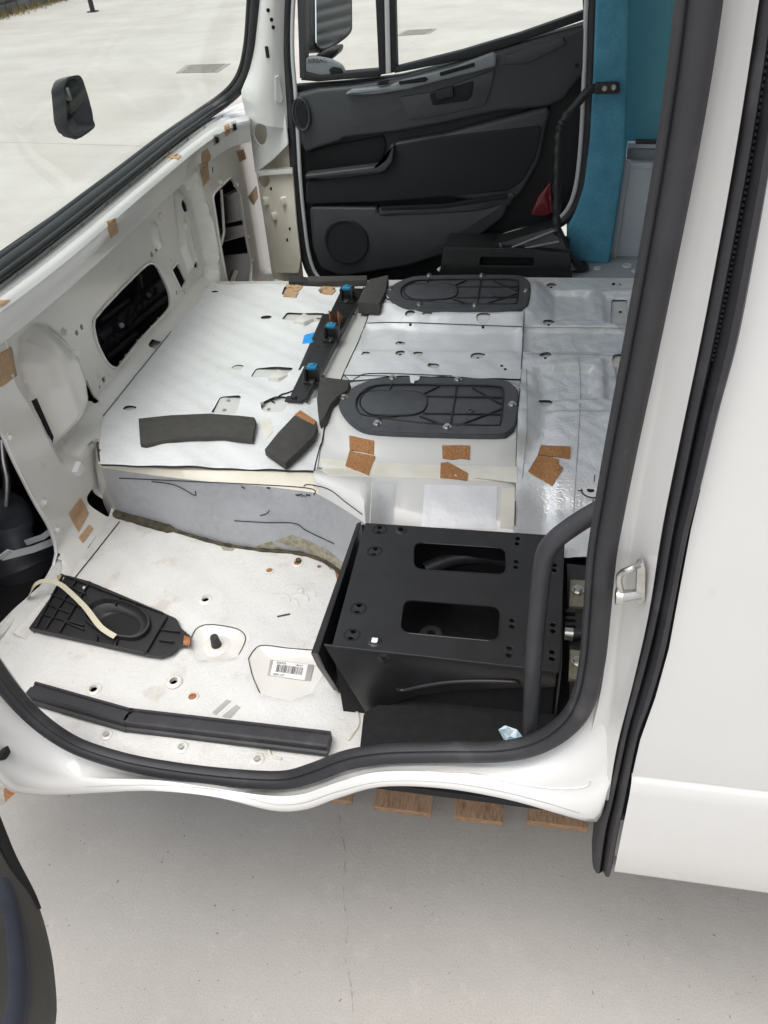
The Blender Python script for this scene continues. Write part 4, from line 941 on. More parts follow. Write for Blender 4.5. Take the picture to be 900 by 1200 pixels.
dprism('pocket_recess', [(361, 178), (400, 168), (450, 159), (452, 170), (447, 190), (440, 194), (362, 202)], YD-.010, YD+.002, 'void', door, .002, .01)
dprism('armrest', [(357, 205), (440, 195), (452, 186), (458, 170), (462, 170), (460, 190), (450, 202), (358, 210)], YD-.075, YD-.03, 'trim', door, .006, .01, 3)
# lower pocket with lip
dprism('lower_trim', [(362, 242), (442, 243), (444, 252), (560, 246), (598, 235), (590, 256), (545, 290), (480, 312), (400, 325), (376, 316), (366, 290)], YD-.052, YD, 'trim', door, .012, .02, 3)
dprism('pocket_lip', [(444, 244), (520, 241), (600, 226), (604, 230), (596, 238), (560, 247), (500, 251), (444, 253)], YD-.060, YD-.04, 'trim', door, .004, .004)
dprism('pocket_gap', [(446, 243), (520, 240), (596, 227), (594, 233), (520, 244.5), (447, 247)], YD-.062, YD-.05, 'void', door, .001, .003)
c = PY(406, 283, YD-.056)
bm = bmesh.new(); add_ring(bm, c, .078, .088, .006, (0, -1, 0), 40); sg = finish(bm, 'speaker_grille', 'trim_dark', door, 50)
bm = bmesh.new(); add_cyl(bm, c+Vector((0, .004, 0)), c+Vector((0, -.002, 0)), .079, .079, 40); finish(bm, 'speaker_mesh', 'trim_fabric', sg)
# switch panel
dprism('switch_panel', [(404, 110), (412, 105), (455, 101), (470, 95), (530, 80), (578, 62), (582, 66), (581, 78), (560, 84), (520, 94), (478, 105), (440, 111), (408, 112)], YD-.062, YD-.03, 'trim_light', door, .006, .006, 3)
dprism('switch_slot', [(467, 96), (498, 90), (502, 93), (498, 96), (468, 99.5)], YD-.066, YD-.05, 'void', door, .001, .002)
dprism('switch_slot', [(515, 85), (556, 73.5), (556, 78), (516, 89.5)], YD-.066, YD-.05, 'void', door, .001, .002)
dprism('pull_slot', [(441, 98), (448, 94.5), (455, 94), (455, 97.5), (444, 100.5)], YD-.066, YD-.05, 'void', door, .001, .003)
dprism('handle_bezel', [(467, 114), (505, 108), (580, 82), (575, 108), (568, 124), (520, 135), (480, 141)], YD-.046, YD-.03, 'trim', door, .003, .008, 2)
hr = dprism('handle_recess', [(503, 110), (555, 95), (553, 112), (548, 118), (507, 124)], YD-.050, YD-.04, 'void', door, .002, .008)
dprism('handle', [(510, 107), (531, 101), (532, 114), (512, 118)], YD-.058, YD-.045, 'trim_dark', door, .004, .006, 3)
c = PY(353, 134, YD-.05); bm = bmesh.new(); cc = circ(c, .030, 24, (1, 0, 0), (0, 0, 1), .052); add_prism(bm, cc, (0, .012, 0), .003); vent = finish(bm, 'air_vent', 'trim', door)
bm = bmesh.new(); add_prism(bm, circ(c-Vector((-.003, .003, 0)), .022, 24, (1, 0, 0), (0, 0, 1), .043), (0, .01, 0)); finish(bm, 'vent_mouth', 'void', vent)
bm = bmesh.new(); add_tube(bm, circ(c-Vector((0, .002, 0)), .030, 24, (1, 0, 0), (0, 0, 1), .052), .004, 8, closed=True); finish(bm, 'vent_rim', 'trim', vent, 60)
dprism('reflector', [(645.5, 213), (647, 250), (641, 253), (622, 253), (630, 232)], YD-.054, YD-.02, 'red', door, .004, .006)
for x, y in ((676, 77), (405, 322)):
    p = PY(x, y, YD-.042); bm = bmesh.new(); add_cyl(bm, p, p+Vector((0, -.003, 0)), .006); finish(bm, 'trim_screw', 'void', door)
# window frame bars, glass
def bar(pts, y0, th, m, name='window_frame', bevel=.004): return prism(name, LY(pts, y0), (0, th, 0), m, door, bevel)
bar([(351, 92), (346, -60), (357, -60), (358, 92)], YD-.03, .05, 'trim', 'window_frame')
bar([(444, 88), (437, -60), (449, -60), (452, 87)], YD-.03, .04, 'trim_dark'); bar([(452, 87), (449, -60), (455, -60), (458, 86)], YD-.036, .04, 'strap'); bar([(458, 86), (455, -60), (461, -60), (465, 84)], YD-.03, .04, 'trim_dark')
bar([(462, 86), (463, 79), (540, 60), (610, 39), (684, 13), (688, 22), (620, 46), (560, 67)], YD-.03, .04, 'trim_dark')
bar([(684, 22), (679, -60), (694, -60), (697, 22)], YD-.03, .05, 'trim_dark')
bar([(358, 84), (376, 88), (445, 82), (445, 90), (372, 96), (352, 94)], YD-.03, .05, 'trim_dark')
bm = bmesh.new(); add_prism(bm, LY([(462, 90), (458, -80), (690, -80), (690, 26)], YD+.01), (0, .004, 0)); finish(bm, 'window', 'glass', door)
bm = bmesh.new(); add_prism(bm, LY([(353, 96), (350, -80), (446, -80), (446, 92)], YD+.01), (0, .004, 0)); finish(bm, 'window', 'glass', door)
# mirror sail and mirror
dprism('mirror_sail', [(353, 70), (364, 66), (386, 70), (400, 77), (405, 88), (366, 91), (357, 84)], YD-.025, YD+.0, 'trim_light', door, .006, .01, 3)
dprism('sail_hole', [(385, 82), (390, 78), (400, 80), (403, 87), (388, 88)], YD-.028, YD-.02, 'void', door, .001, .006)
text('AIRBAG', PY(360.5, 74.3, YD-.027), (1, 0, 0), (0, 0, 1), .020, 'ink', door, 'printed_text')
def tilted(pts, c, nn): return [Vector(CAM)+Vector(ray(x, y))*((c-Vector(CAM)).dot(nn)/Vector(ray(x, y)).dot(nn)) for x, y in pts]
mc = PY(390, 10, YD+.22); dm = Vector(ray(390, 10)).normalized(); mn = (Vector((.93, .28, .02)).normalized()-dm).normalized()
prism('mirror_glass', rnd_poly(tilted([(370, -60), (411, -60), (411.5, 34), (406, 41), (384, 56), (375, 57), (371, 51)], mc+mn*.012, mn), .02, 4), -mn*.006, 'mirror', door)
prism('mirror_housing', rnd_poly(tilted([(367, -60), (413, -60), (414, 36), (409, 43), (385, 61), (374, 62), (368, 56)], mc+mn*.004, mn), .02, 4), -mn*.06, 'black', door, .008, 2)
dprism('mirror_arm', [(368, 66), (384, 58), (397, 56), (396, 64), (386, 72), (370, 70)], YD+.10, YD+.18, 'black', door, .01, .015)
# far door seal and white door frame behind it
fs = spl(LY([(343, -60), (337, 0), (336, 60), (340, 110), (343, 160), (346, 210), (351, 260), (357, 300), (368, 325), (392, 338)], 2.955), 50)
bm = bmesh.new(); add_tube(bm, fs, .017, 10); add_tube(bm, [p+Vector((.02, -.002, 0)) for p in fs], .008, 8, 1); finish(bm, 'door_seal', ['rubber', 'strap'], van, 60)
fs2 = spl(LY([(702, -60), (696, 0), (693, 80), (689, 160), (683, 215), (673, 245), (655, 262), (630, 268), (600, 276), (560, 292), (520, 318)], 2.955), 50)
bm = bmesh.new(); add_tube(bm, fs2, .016, 10); add_tube(bm, [p+Vector((-.022, 0, .004)) for p in fs2], .008, 8, 1); finish(bm, 'door_seal', ['rubber', 'strap'], van, 60)
# ---- teal felt pillar, teal rear wall, far floor
prism('pillar_trim', rnd_poly(LY([(705, -80), (698, 0), (695, 90), (691, 165), (684, 220), (673, 252), (664, 268), (664, 306), (714, 311), (722, 260), (733, 186), (736, 100), (739, 0), (742, -80)], 2.93), .02, 3), (0, .12, 0), 'teal', van, .012, 3)['label'] = 'teal felt covered pillar beside the far door'
prism('side_lining', LY([(730, 320), (725, -100), (840, -100), (900, 320)], 3.10), (0, .03, 0), 'teal_dark', van)
bm = bmesh.new(); add_box(bm, (.55, 2.95, .965), (1.3, .46, .02), None, .004); ff = finish(bm, 'rear_floor', 'cabinet_dark', van)
for x, y, r in ((735, 312, .018), (752, 307, .02), (745, 318, .016), (757, 322, .02), (700, 315, .015)):
    p = PZ(x, y, .976); bm = bmesh.new(); add_ring(bm, p, r*.5, r, .006); finish(bm, 'stamped_hole', 'cabinet', ff, 60)
# grab handle by the far door
path = spl([PY(722, 103, 2.90), PY(700, 103, 2.90), PY(688, 108, 2.895), PY(674, 124, 2.89), PY(660, 142, 2.88), PY(655, 160, 2.87), PY(653, 200, 2.86), PY(652, 250, 2.85), PY(653, 275, 2.84)], 60)
gh = bmesh.new(); add_tube(gh, path, [.014+(.0035*math.sin(i*1.9) if i > 26 else 0) for i in range(60)], 12); gho = finish(gh, 'grab_handle', 'black', van, 60)
prism('handle_bracket', rnd_poly(LY([(697, 97), (726, 96), (727, 110), (697, 111)], 2.885), .008, 4), (0, .012, 0), 'black', gho, .002)
for x, y in ((708.5, 103.5), (719, 102.5)):
    p = PY(x, y, 2.884); bm = bmesh.new(); add_cyl(bm, p, p+Vector((0, -.006, 0)), .0095, .007, 12); finish(bm, 'bolt', 'metal', gho, 40)

# ---- near side: sill, pillar, seals, cargo panel
seal_px = [(-60, 700), (-25, 755), (8, 803), (40, 838), (75, 864), (110, 880), (165, 895), (235, 906), (300, 912), (340, 912), (372, 903), (410, 889), (455, 882), (520, 880), (590, 879), (635, 868), (668, 845), (686, 815), (696, 770), (701, 720), (707, 650), (716, 595), (730, 520), (752, 410), (773, 300), (793, 190), (812, 70), (826, -40), (835, -120)]
YS = .77
seal = spl(LY(seal_px, YS), 150)
bm = bmesh.new()
prof = [(-.019, .0), (-.018, -.012), (-.010, -.020), (.002, -.021), (.010, -.016), (.013, -.010), (.016, -.014), (.021, -.014), (.024, -.006), (.022, .006), (.010, .012), (-.010, .012)]
sweep(bm, seal, [(a*.86, b*.86) for a, b in prof], Vector((0, 1, 0))); bmesh.ops.recalc_face_normals(bm, faces=bm.faces)
dseal = finish(bm, 'door_seal', 'rubber', van, 60); dseal['label'] = 'thick black rubber seal around the open near doorway'
n = 90
sA = resample(spl(LY([(-60, 716), (0, 800), (36, 846), (72, 874), (108, 891), (165, 907), (235, 918), (310, 925), (350, 922), (380, 913), (415, 900), (455, 893), (520, 891), (590, 891), (645, 879), (682, 850), (700, 815), (716, 790)], YS+.005), 120), n)
sB = resample(spl(LY([(-60, 760), (-10, 850), (14, 890), (50, 910), (110, 912), (180, 914), (240, 922), (310, 932), (352, 931), (392, 918), (440, 905), (510, 905), (580, 915), (640, 928), (690, 930), (712, 920), (728, 890), (738, 870)], YS-.035), 120), n)
sC = resample(spl(LY([(-60, 800), (-20, 880), (10, 926), (60, 932), (120, 929), (190, 926), (255, 932), (318, 950), (358, 949), (398, 935), (448, 922), (520, 924), (590, 936), (645, 951), (695, 968), (706, 960), (716, 930), (730, 900)], YS-.045), 120), n)
sD = [p+Vector((0, .06, -.02)) for p in sC]; sE = [p+Vector((0, .08, -.06)) for p in sC]
rows = [[p+Vector((0, .03, .01)) for p in sA], sA]+[[a.lerp(b, f)+Vector((0, -.008*math.sin(f*math.pi), .006*math.sin(f*math.pi))) for a, b in zip(sA, sB)] for f in (.2, .4, .6, .8)]+[sB]+[[a.lerp(b, f)+Vector((0, -.010*math.sin(f*math.pi), 0)) for a, b in zip(sB, sC)] for f in (.15, .4, .7)]+[sC, [p+Vector((0, .012, -.012)) for p in sC], sD, sE]
for r in rows:
    for i in range(n-14, n): r[i] = r[i]+Vector((0, .045*((i-n+14)/13)**1.5, 0))
sill = loft('door_sill', rows, 'paint', van, 60)
# pressed line along the sill and its rolled lower lip
SSL = Hit([sill])
line_on('crease', SSL, [(100, 922), (180, 920), (255, 926), (318, 942), (355, 941), (395, 928), (448, 916), (520, 917), (585, 927), (640, 941), (680, 953)], .0007, 'label_grey', sill, 60, .0002)  # crease drawn as a grey line, its shade put into the colour
line_on('crease', SSL, [(500, 905), (560, 908), (600, 917), (650, 924), (685, 922), (692, 914)], .0022, 'paint', sill, 40, -.0008)
# B pillar face
pL = resample(spl(LY([(690, 870), (706, 800), (712, 730), (722, 640), (738, 545), (762, 425), (785, 305), (807, 180), (828, 60), (850, -60), (858, -120)], YS+.004), 90), n)
pR = resample(spl(LY([(712, 945), (722, 880), (742, 800), (760, 720), (776, 620), (796, 520), (820, 405), (842, 290), (864, 165), (888, 10), (900, -70), (906, -120)], YS-.03), 90), n)
def dent(i, f): return .016*math.exp(-((i-26)/12.0)**2)*math.sin(f*math.pi)
rows = [[p+Vector((-.005, .05, 0)) for p in pL]]+[[a.lerp(b, f)+Vector((0, .012*math.sin(f*math.pi)+dent(i, f), 0)) for i, (a, b) in enumerate(zip(pL, pR))] for f in (0, .08, .16, .3, .45, .6, .75, .88, 1)]
pillar = loft('door_pillar', rows, 'paint', van, 60)
# panel seal (double lip)
qL = resample(spl(LY([(694, 1010), (700, 960), (709, 925), (721, 870), (733, 812), (746, 760), (763, 688), (779, 590), (799, 480), (814, 400), (836, 288), (860, 160), (884, 0), (900, -110)], .76), 110), n)
qR = resample(spl(LY([(717, 1014), (724, 975), (732, 935), (748, 855), (764, 811), (780, 755), (793, 687), (806, 620), (823, 555), (841, 480), (864, 395), (885, 285), (903, 180), (930, 0), (944, -110)], .745), 110), n)
def cross(f, d): return [a.lerp(b, f)+Vector((0, -d, 0)) for a, b in zip(qL, qR)]
bm = bmesh.new(); add_loft(bm, [cross(0, -.04), cross(0, 0), cross(.06, .012), cross(.2, .020), cross(.34, .020), cross(.44, .012), cross(.47, -.004), cross(.51, -.004), cross(.54, .014), cross(.68, .024), cross(.86, .022), cross(.97, .010), cross(1, -.002), cross(1, -.04)])
for k in (0, -1): pass
pseal = finish(bm, 'panel_seal', 'rubber', van, 60); pseal['label'] = 'black double lip rubber strip behind the doorway'
b0 = bmesh.new(); 
rowl = [cross(f, d)[0] for f, d in ((0, -.04), (0, 0), (.06, .012), (.2, .020), (.34, .020), (.44, .012), (.47, -.004), (.51, -.004), (.54, .014), (.68, .024), (.86, .022), (.97, .010), (1, -.002), (1, -.04))]
b0.faces.new([b0.verts.new(p) for p in rowl]); bmesh.ops.triangulate(b0, faces=b0.faces); finish(b0, 'seal_end', 'rubber', pseal, 0)
bm = bmesh.new()
for k in range(66, n-1):
    p = cross(.49, -.002)[k] if k == -1 else qL[k].lerp(qR[k], .49)
    if k % 1 == 0:
        for j in range(3): add_box(bm, p.lerp(qL[k+1].lerp(qR[k+1], .49), j/3)+Vector((0, -.006, 0)), (.003, .003, .0025))
finish(bm, 'seal_rib', 'rubber', pseal, 0)['kind'] = 'stuff'
# cargo side panel, lower moulding proud of it
m_ = 60
ed = resample(qR, m_)
zb = ed[0].z; zm = PY(746, 905, .74).z
def prow(z, dy):
    k = min(range(m_-1), key=lambda i: abs((ed[i].z+ed[i+1].z)/2-z)); t = (z-ed[k].z)/(ed[k+1].z-ed[k].z); x0 = ed[k].x+(ed[k+1].x-ed[k].x)*t+.002
    return [Vector((x0+(3.2-x0)*(i/14)**1.5+(.0 if i else 0), 0.745+dy-.012*math.exp(-((x0+(3.2-x0)*(i/14)**1.5)-x0)/.05*0), z)) for i in range(15)]
zs = [(zb+.001, .03), (zb+.002, .0), (zb+.02, -.007), (zb+.10, -.009), (zm-.040, -.009), (zm-.012, -.006), (zm-.003, -.002), (zm, .003), (zm+.003, .003), (zm+.006, -.002), (zm+.05, -.004)]+[(zm+.1+.1*k, -.004+.0018*k*k*.35) for k in range(0, 16)]
rows = [prow(z, dy) for z, dy in zs]
sp_ = loft('side_panel', rows, 'paint', van, 40, thick=None); sp_['label'] = 'smooth white cargo side panel with lower moulding'
# cargo roof, rear, cab roof, so that light enters only where it can
bm = bmesh.new(); add_box(bm, (1.2, 1.9, 2.42), (3.9, 2.3, .03), None, .004); add_box(bm, (3.2, 1.9, 1.6), (.03, 2.3, 1.7)); add_box(bm, (1.9, 1.95, .93), (2.6, 2.25, .02)); add_box(bm, (2.0, 3.12, 1.7), (2.4, .02, 1.5)); finish(bm, 'roof', 'paint', van)
# striker on the pillar
SP = Hit([pillar, sill])
def striker():
    bp = [PY(x, y, .745) for x, y in ((746, 664), (754, 660), (757, 668), (756, 705), (750, 710), (745, 702))]
    o = prism('striker', rnd_poly(bp, .006, 3), (.0, .012, 0), 'metal', van, .002)
    a, b = PY(752, 667, .742), PY(728, 672, .742); c, d = PY(729, 699, .742), PY(752, 702, .742)
    bm = bmesh.new(); add_tube(bm, spl([a+Vector((0, .01, 0)), PY(738, 667, .735), b, PY(725, 680, .740), PY(728, 693, .742)], 18), .0042, 10); finish(bm, 'striker_loop', 'metal', o, 60)
    bm = bmesh.new(); add_cyl(bm, c+Vector((-.002, 0, 0)), d+Vector((0, .01, 0)), .0075, .0075, 14); add_cyl(bm, c+Vector((-.008, 0, 0)), c, .011, .011, 14); finish(bm, 'striker_pin', 'metal', o, 40)
striker()
# near grab handle
gpth = spl(LY([(621, 872), (623, 820), (628, 740), (634, 680), (639, 650), (650, 633), (672, 616), (695, 602), (715, 592), (735, 586)], .835), 50)
tube('grab_handle', gpth, [.0138]*50, 'hose', van, 18)
# lower left: hinge
hg = prism('door_hinge', rnd_poly(LY([(0, 918), (13, 908), (26, 918), (22, 930), (2, 945), (-12, 940)], .76), .006, 3), (0, .03, 0), 'metal', van, .003)
prism('hinge_rust', LY([(4, 926), (16, 917), (20, 928), (6, 940)], .757), (0, .004, 0), 'rust', hg)
dprism('sill_hole', [(-4, 884), (4, 882), (8, 890), (-4, 893)], .722, .745, 'void', sill, .001, .004)
# near door, swung open
def near_door():
    pth = [(-1.03, .682), (-.99, .645), (-.942, .602), (-.856, .532), (-.793, .465), (-.747, .402), (-.721, .354), (-.700, .28), (-.685, .18), (-.675, .05)]
    P = resample(spl([Vector((x, y, .70)) for x, y in pth], 60), 50); rows = []
    out = []
    for i in range(50):
        t = (P[min(i+1, 49)]-P[max(i-1, 0)]).normalized(); out.append(Vector((t.y, -t.x, 0)) if Vector((t.y, -t.x, 0)).x < 0 else Vector((-t.y, t.x, 0)))
    for off, dz in ((.09, -.01), (.03, -.012), (.006, -.006), (0, .006), (.004, .03), (.012, .07), (.024, .10), (.034, .125), (.055, .16), (.075, .20)):
        rows.append([p+o*off+Vector((0, 0, dz)) for p, o in zip(P, out)])
    d = loft('door', rows, 'door_low', van, 60); d['label'] = 'lower edge of the near front door, swung open'
    es = [[p+o*off+Vector((0, 0, dz)) for p, o in list(zip(P, out))[14:]] for off, dz in ((.020, .085), (.014, .090), (.016, .108), (.024, .124), (.036, .128))]
    loft('edge_seal', es, 'blue_rubber', d, 60)
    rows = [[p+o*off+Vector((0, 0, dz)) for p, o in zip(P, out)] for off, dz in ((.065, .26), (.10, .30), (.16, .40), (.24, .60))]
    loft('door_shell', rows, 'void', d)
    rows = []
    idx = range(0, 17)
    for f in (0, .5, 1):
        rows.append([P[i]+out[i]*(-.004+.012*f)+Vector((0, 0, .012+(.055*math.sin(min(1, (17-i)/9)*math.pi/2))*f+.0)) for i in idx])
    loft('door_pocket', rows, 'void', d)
near_door()

# ================================================================== SEAT PEDESTALS
def pedestal():
    ZT = 1.032
    o = thing('seat_pedestal', 'black steel seat pedestal with two rounded slots, bolted down beside the near doorway', 'seat pedestal', PZ(520, 700, .9))
    top = LZ([(428, 612.5), (662, 628), (656, 787), (389, 757)], ZT)
    s1 = rnd_poly(LZ([(485, 635), (593, 642), (593.5, 674), (484, 667)], ZT), .022, 6); s2 = rnd_poly(LZ([(473, 702), (587, 711), (585, 752), (468, 741)], ZT), .022, 6)
    small = []
    for x, y in ((445, 618), (444, 624), (440, 643), (438.5, 650), (421, 709), (418.5, 717.5), (414, 740), (411, 748), (607, 631), (606, 637), (605, 658), (604.5, 664.5), (600, 727), (600, 734), (597, 759.5), (596.5, 768), (650, 662), (649.5, 668), (648, 732), (648, 739.5), (647, 764), (647, 772)):
        small.append(circ(PZ(x, y, ZT), .0052, 10))
    small.append(circ(PZ(470, 620.5, ZT), .006, 12))
    tp = plate('top_plate', rnd_poly(top, .004, 2), [s1, s2]+small, .005, 'steel_black', o, .001)
    for x, y in ((445, 620.5), (439, 646), (420, 713), (412.5, 744)):
        bm = bmesh.new(); add_ring(bm, PZ(x, y, ZT), .013, .017, .0008); finish(bm, 'hole_mark', 'matte_black', tp, 60)
    for x, y in ((470, 620.5), (439, 751)):
        bm = bmesh.new(); add_ring(bm, PZ(x, y, ZT), .007, .0145, .002, n=22); finish(bm, 'bushing', 'steel_black', tp, 60)
    bm = bmesh.new(); p = PZ(439, 750.5, ZT+.001); add_box(bm, p, (.012, .012, .003), None, .001); finish(bm, 'plug', 'label', tp)
    # slot rims
    for s in (s1, s2): bm = bmesh.new(); add_tube(bm, [p+Vector((0, 0, -.001)) for p in s], .0022, 6, closed=True); finish(bm, 'slot_rim', 'steel_black', tp, 60)
    # left flange plate
    xf = -.372
    fp = LX([(424, 613), (374, 765), (380, 781), (404, 827), (417, 832), (416, 818), (391, 757), (432, 613)], xf)
    A = [Vector((xf, p.y, p.z)) for p in LX([(423, 612), (373, 766), (381, 784), (412, 833)], xf)]
    yb = max(p.y for p in A)
    prof = [A[0], A[1], A[2], A[3], Vector((xf, A[3].y+.06, A[3].z)), Vector((xf, A[0].y, A[3].z))]
    prism('side_plate', prof, (-.004, 0, 0), 'steel_black', o, .0008)
    # flange turned outwards along the front edge
    fl = []
    e0, e1, e2 = A[1], A[2], A[3]
    bm = bmesh.new(); add_loft(bm, [[A[0]+Vector((.0, 0, .0)), e0, e1, e2], [A[0]+Vector((-.010, .0, -.004)), e0+Vector((-.016, .004, -.006)), e1+Vector((-.018, .006, -.002)), e2+Vector((-.018, .010, 0))]], thick=(0, .003, -.003)); bmesh.ops.recalc_face_normals(bm, faces=bm.faces); finish(bm, 'side_flange', 'steel_black', o, 30)
    # front plate with pressed arch
    yf = top[3].y+.004; xl, xr = xf+.006, top[2].x-.004
    zt = ZT-.005
    arch_px = [(431, 839), (440, 834), (458, 825), (490, 815), (530, 810), (570, 808), (610, 806), (640, 806), (662, 806)]
    arch = [PY(x, y, yf) for x, y in arch_px]; outer = [Vector((xl, yf, zt)), Vector((xr, yf, zt))]+[Vector((min(max(p.x, xl), xr), yf, p.z)) for p in arch[::-1]]
    prism('front_plate', outer, (0, .004, 0), 'steel_black', o, .0012)
    rp = [PY(x, y, yf-.001) for x, y in ((464, 806), (472, 809), (490, 805), (520, 800), (555, 798), (600, 799), (608, 802))]
    bm = bmesh.new(); add_tube(bm, spl(rp, 30), .0045, 8); finish(bm, 'pressed_rib', 'steel_black', o, 60)
    c = PY(450, 771, yf-.001); bm = bmesh.new(); add_ring(bm, c, .004, .013, .002, (0, -1, 0)); finish(bm, 'bushing', 'steel_black', o, 50)
    # inner lower box behind the arch, back and right side plates
    prism('lower_panel', [Vector((xl+.01, yf+.02, .76)), Vector((xr, yf+.02, .76)), Vector((xr, yf+.02, .97)), Vector((xl+.01, yf+.02, .97))], (0, .003, 0), 'matte_black', o)
    prism('back_plate', [Vector((xl, top[0].y-.004, zt)), Vector((xr, top[0].y-.004, zt)), Vector((xr, top[0].y-.004, .78)), Vector((xl, top[0].y-.004, .78))], (0, .003, 0), 'steel_black', o)
    prism('side_plate', [Vector((xr+.004, yf, zt)), Vector((xr+.004, top[0].y, zt)), Vector((xr+.004, top[0].y, .78)), Vector((xr+.004, yf, .78))], (.004, 0, 0), 'steel_black', o)
    prism('dark_sheet', [Vector((xl, yf+.03, .875)), Vector((xr, yf+.03, .875)), Vector((xr, top[0].y-.01, .875)), Vector((xl, top[0].y-.01, .875))], (0, 0, -.003), 'matte_black', o)  # black sheet added so the slots above look dark inside
    # curved jack tube under the slots
    bm = bmesh.new(); add_tube(bm, spl([PZ(498, 668, .93), PZ(530, 655, .94), PZ(565, 652, .945), PZ(596, 656, .94)], 20), .018, 12); finish(bm, 'inner_tube', 'hose', o, 60)
    bm = bmesh.new(); c = PZ(505, 747, .90); add_ring(bm, c, .01, .03, .012); finish(bm, 'floor_boss', 'hose', o, 50)
    # belt anchor bracket at its right
    zb_ = .97
    br = prism('anchor_bracket', rnd_poly(LZ([(664, 660), (698, 664), (699, 720), (690, 745), (692, 826), (668, 822)], zb_), .004, 2), (0, 0, -.012), 'steel_black', o, .001)
    for q in ([(668.5, 679), (687, 680), (686, 711), (667, 710)], [(668, 761), (688, 763), (687, 797), (666, 795)]):
        pl = prism('anchor_plate', LZ(q, zb_+.008), (0, 0, -.008), 'olive_metal', br, .001)
        cx, cy = sum(a[0] for a in q)/4, sum(a[1] for a in q)/4-3
        p = PZ(cx, cy, zb_+.009); bm = bmesh.new(); add_cyl(bm, p, p+Vector((0, 0, .003)), .0125, .0125, 18); add_cyl(bm, p+Vector((0, 0, .003)), p+Vector((0, 0, .009)), .009, .0085, 6); finish(bm, 'bolt', 'metal', br, 30)
    bm = bmesh.new(); a, b = PZ(664, 743, zb_+.012), PZ(686, 743, zb_+.012); add_cyl(bm, a, b, .011, .011, 14); add_cyl(bm, a-Vector((.004, 0, 0)), a+Vector((.012, 0, 0)), .0135, .0135, 14, 1); finish(bm, 'pivot', ['black', 'metal'], br, 40)
    bm = bmesh.new()
    for yy in (718, 726, 733): add_box(bm, PZ(668, yy, zb_+.006), (.02, .008, .012), None, .001)
    finish(bm, 'spring_coil', 'black', br)
    return o
pedestal()
def far_pedestal():
    Y0 = 2.79
    o = thing('seat_pedestal', 'black plastic seat base with one slot, behind the far hatch by the door', 'seat pedestal', PY(590, 320, Y0))
    outer = rnd_poly(LY([(520, 290), (600, 291), (668, 297), (671, 330), (560, 340), (512, 338)], Y0), .008, 3)
    plate('front_plate', outer, [rnd_poly(LY([(563, 301), (626, 302), (626, 312), (562, 311)], Y0), .008, 4)], .006, 'steel_black', o, .0015)
    prism('inner_panel', LY([(540, 297), (650, 299), (650, 325), (540, 325)], Y0+.04), (0, .01, 0), 'void', o)
    zt = PY(520, 290, Y0).z
    a, b = PY(521, 290, Y0), PY(668, 297, Y0)
    c, d = PY(560, 291, Y0+.03), PY(640, 266, Y0+.12)
    bm = bmesh.new(); pts = [a, b, Vector((b.x, Y0+.17, b.z)), Vector((a.x, Y0+.17, a.z))]; add_prism(bm, pts, (0, 0, -.01), .002); finish(bm, 'top_plate', 'steel_black', o)
    w = [PY(560, 291, Y0+.04), PY(592, 283, Y0+.06), PY(650, 266, Y0+.06), PY(655, 272, Y0+.04), PY(667, 297, Y0+.03)]
    prism('side_cover', w, (0, .10, -.004), 'black', o, .004)
    bm = bmesh.new()
    for p, q in (((586, 285), (588, 292)), ((600, 290), (650, 270)), ((610, 292), (655, 283))): add_tube(bm, [PY(*p, Y0+.035), PY(*q, Y0+.035)], .004, 6)
    finish(bm, 'cover_rib', 'trim_light', o, 60)
    prism('mounting_foot', LY([(670, 318), (686, 312), (690, 316), (672, 326)], Y0+.05), (0, .06, -.004), 'black', o, .002)
    bm = bmesh.new(); add_tube(bm, spl([PY(653, 268, 2.84), PY(660, 285, 2.84), PY(668, 300, 2.83), PY(680, 312, 2.83)], 12), .012, 10); finish(bm, 'handle_foot', 'black', o, 60)
far_pedestal()

# ================================================================== LOOSE THINGS
def cabinet():
    o = thing('storage_cabinet', 'light grey storage cabinet in the load space beside the teal pillar', 'cabinet', PY(745, 305, 3.0))
    prism('front_panel', LY([(736, 191), (800, 193), (790, 306), (714, 304)], 3.0), (0, .08, 0), 'cabinet', o, .004)
    prism('edge_strip', LY([(732, 188), (739, 188), (722, 304), (713, 304)], 2.985), (0, .02, 0), 'cabinet', o, .003)
    prism('top_rail', LY([(735, 174), (800, 176), (800, 188), (734, 187)], 3.05), (0, .03, 0), 'cabinet_dark', o, .003)
    prism('rail_cap', LY([(736, 168), (800, 169), (800, 174), (736, 174)], 3.03), (0, .03, 0), 'cabinet', o, .003)
    prism('front_lip', LY([(736, 192), (800, 194), (799, 199), (735, 197)], 2.992), (0, .012, 0), 'cabinet', o, .002)
    prism('handle_bar', LY([(745, 164.5), (800, 166), (800, 170), (745, 169)], 3.02), (0, .02, 0), 'black', o, .003)
cabinet()
def foam(pts, z, th, label, name='foam_strip', m='foam', bevel=.003):
    o = prism(name, LZ(pts, z+th), (0, 0, -th), m, None, bevel); return tag(o, label, 'foam strip', 'loose strips of dark foam on the seat platform')
zc = ZC+.004
foam([(162, 490), (200, 486), (245, 484), (280, 486.5), (298, 488.5), (300, 492), (296, 515), (262, 511), (230, 511), (195, 515), (170, 520), (164, 519)], zc, .014, 'long curved dark grey foam strip lying alone on the white engine cover')
f2 = foam([(345, 486), (372, 499), (368, 510), (350, 528), (334, 543), (310, 526), (326, 506)], zc, .020, 'short dark grey foam block with a cork strip on one end')
prism('cork_end', LZ([(345.5, 485), (352, 480), (371, 493), (366, 500)], zc+.018), (0, 0, -.016), 'cork', f2, .002)
o = thing('foam_strip', 'twisted dark grey foam strip leaning against the end of the black rail', 'foam strip', PZ(390, 470, ZP), 'loose strips of dark foam on the seat platform')
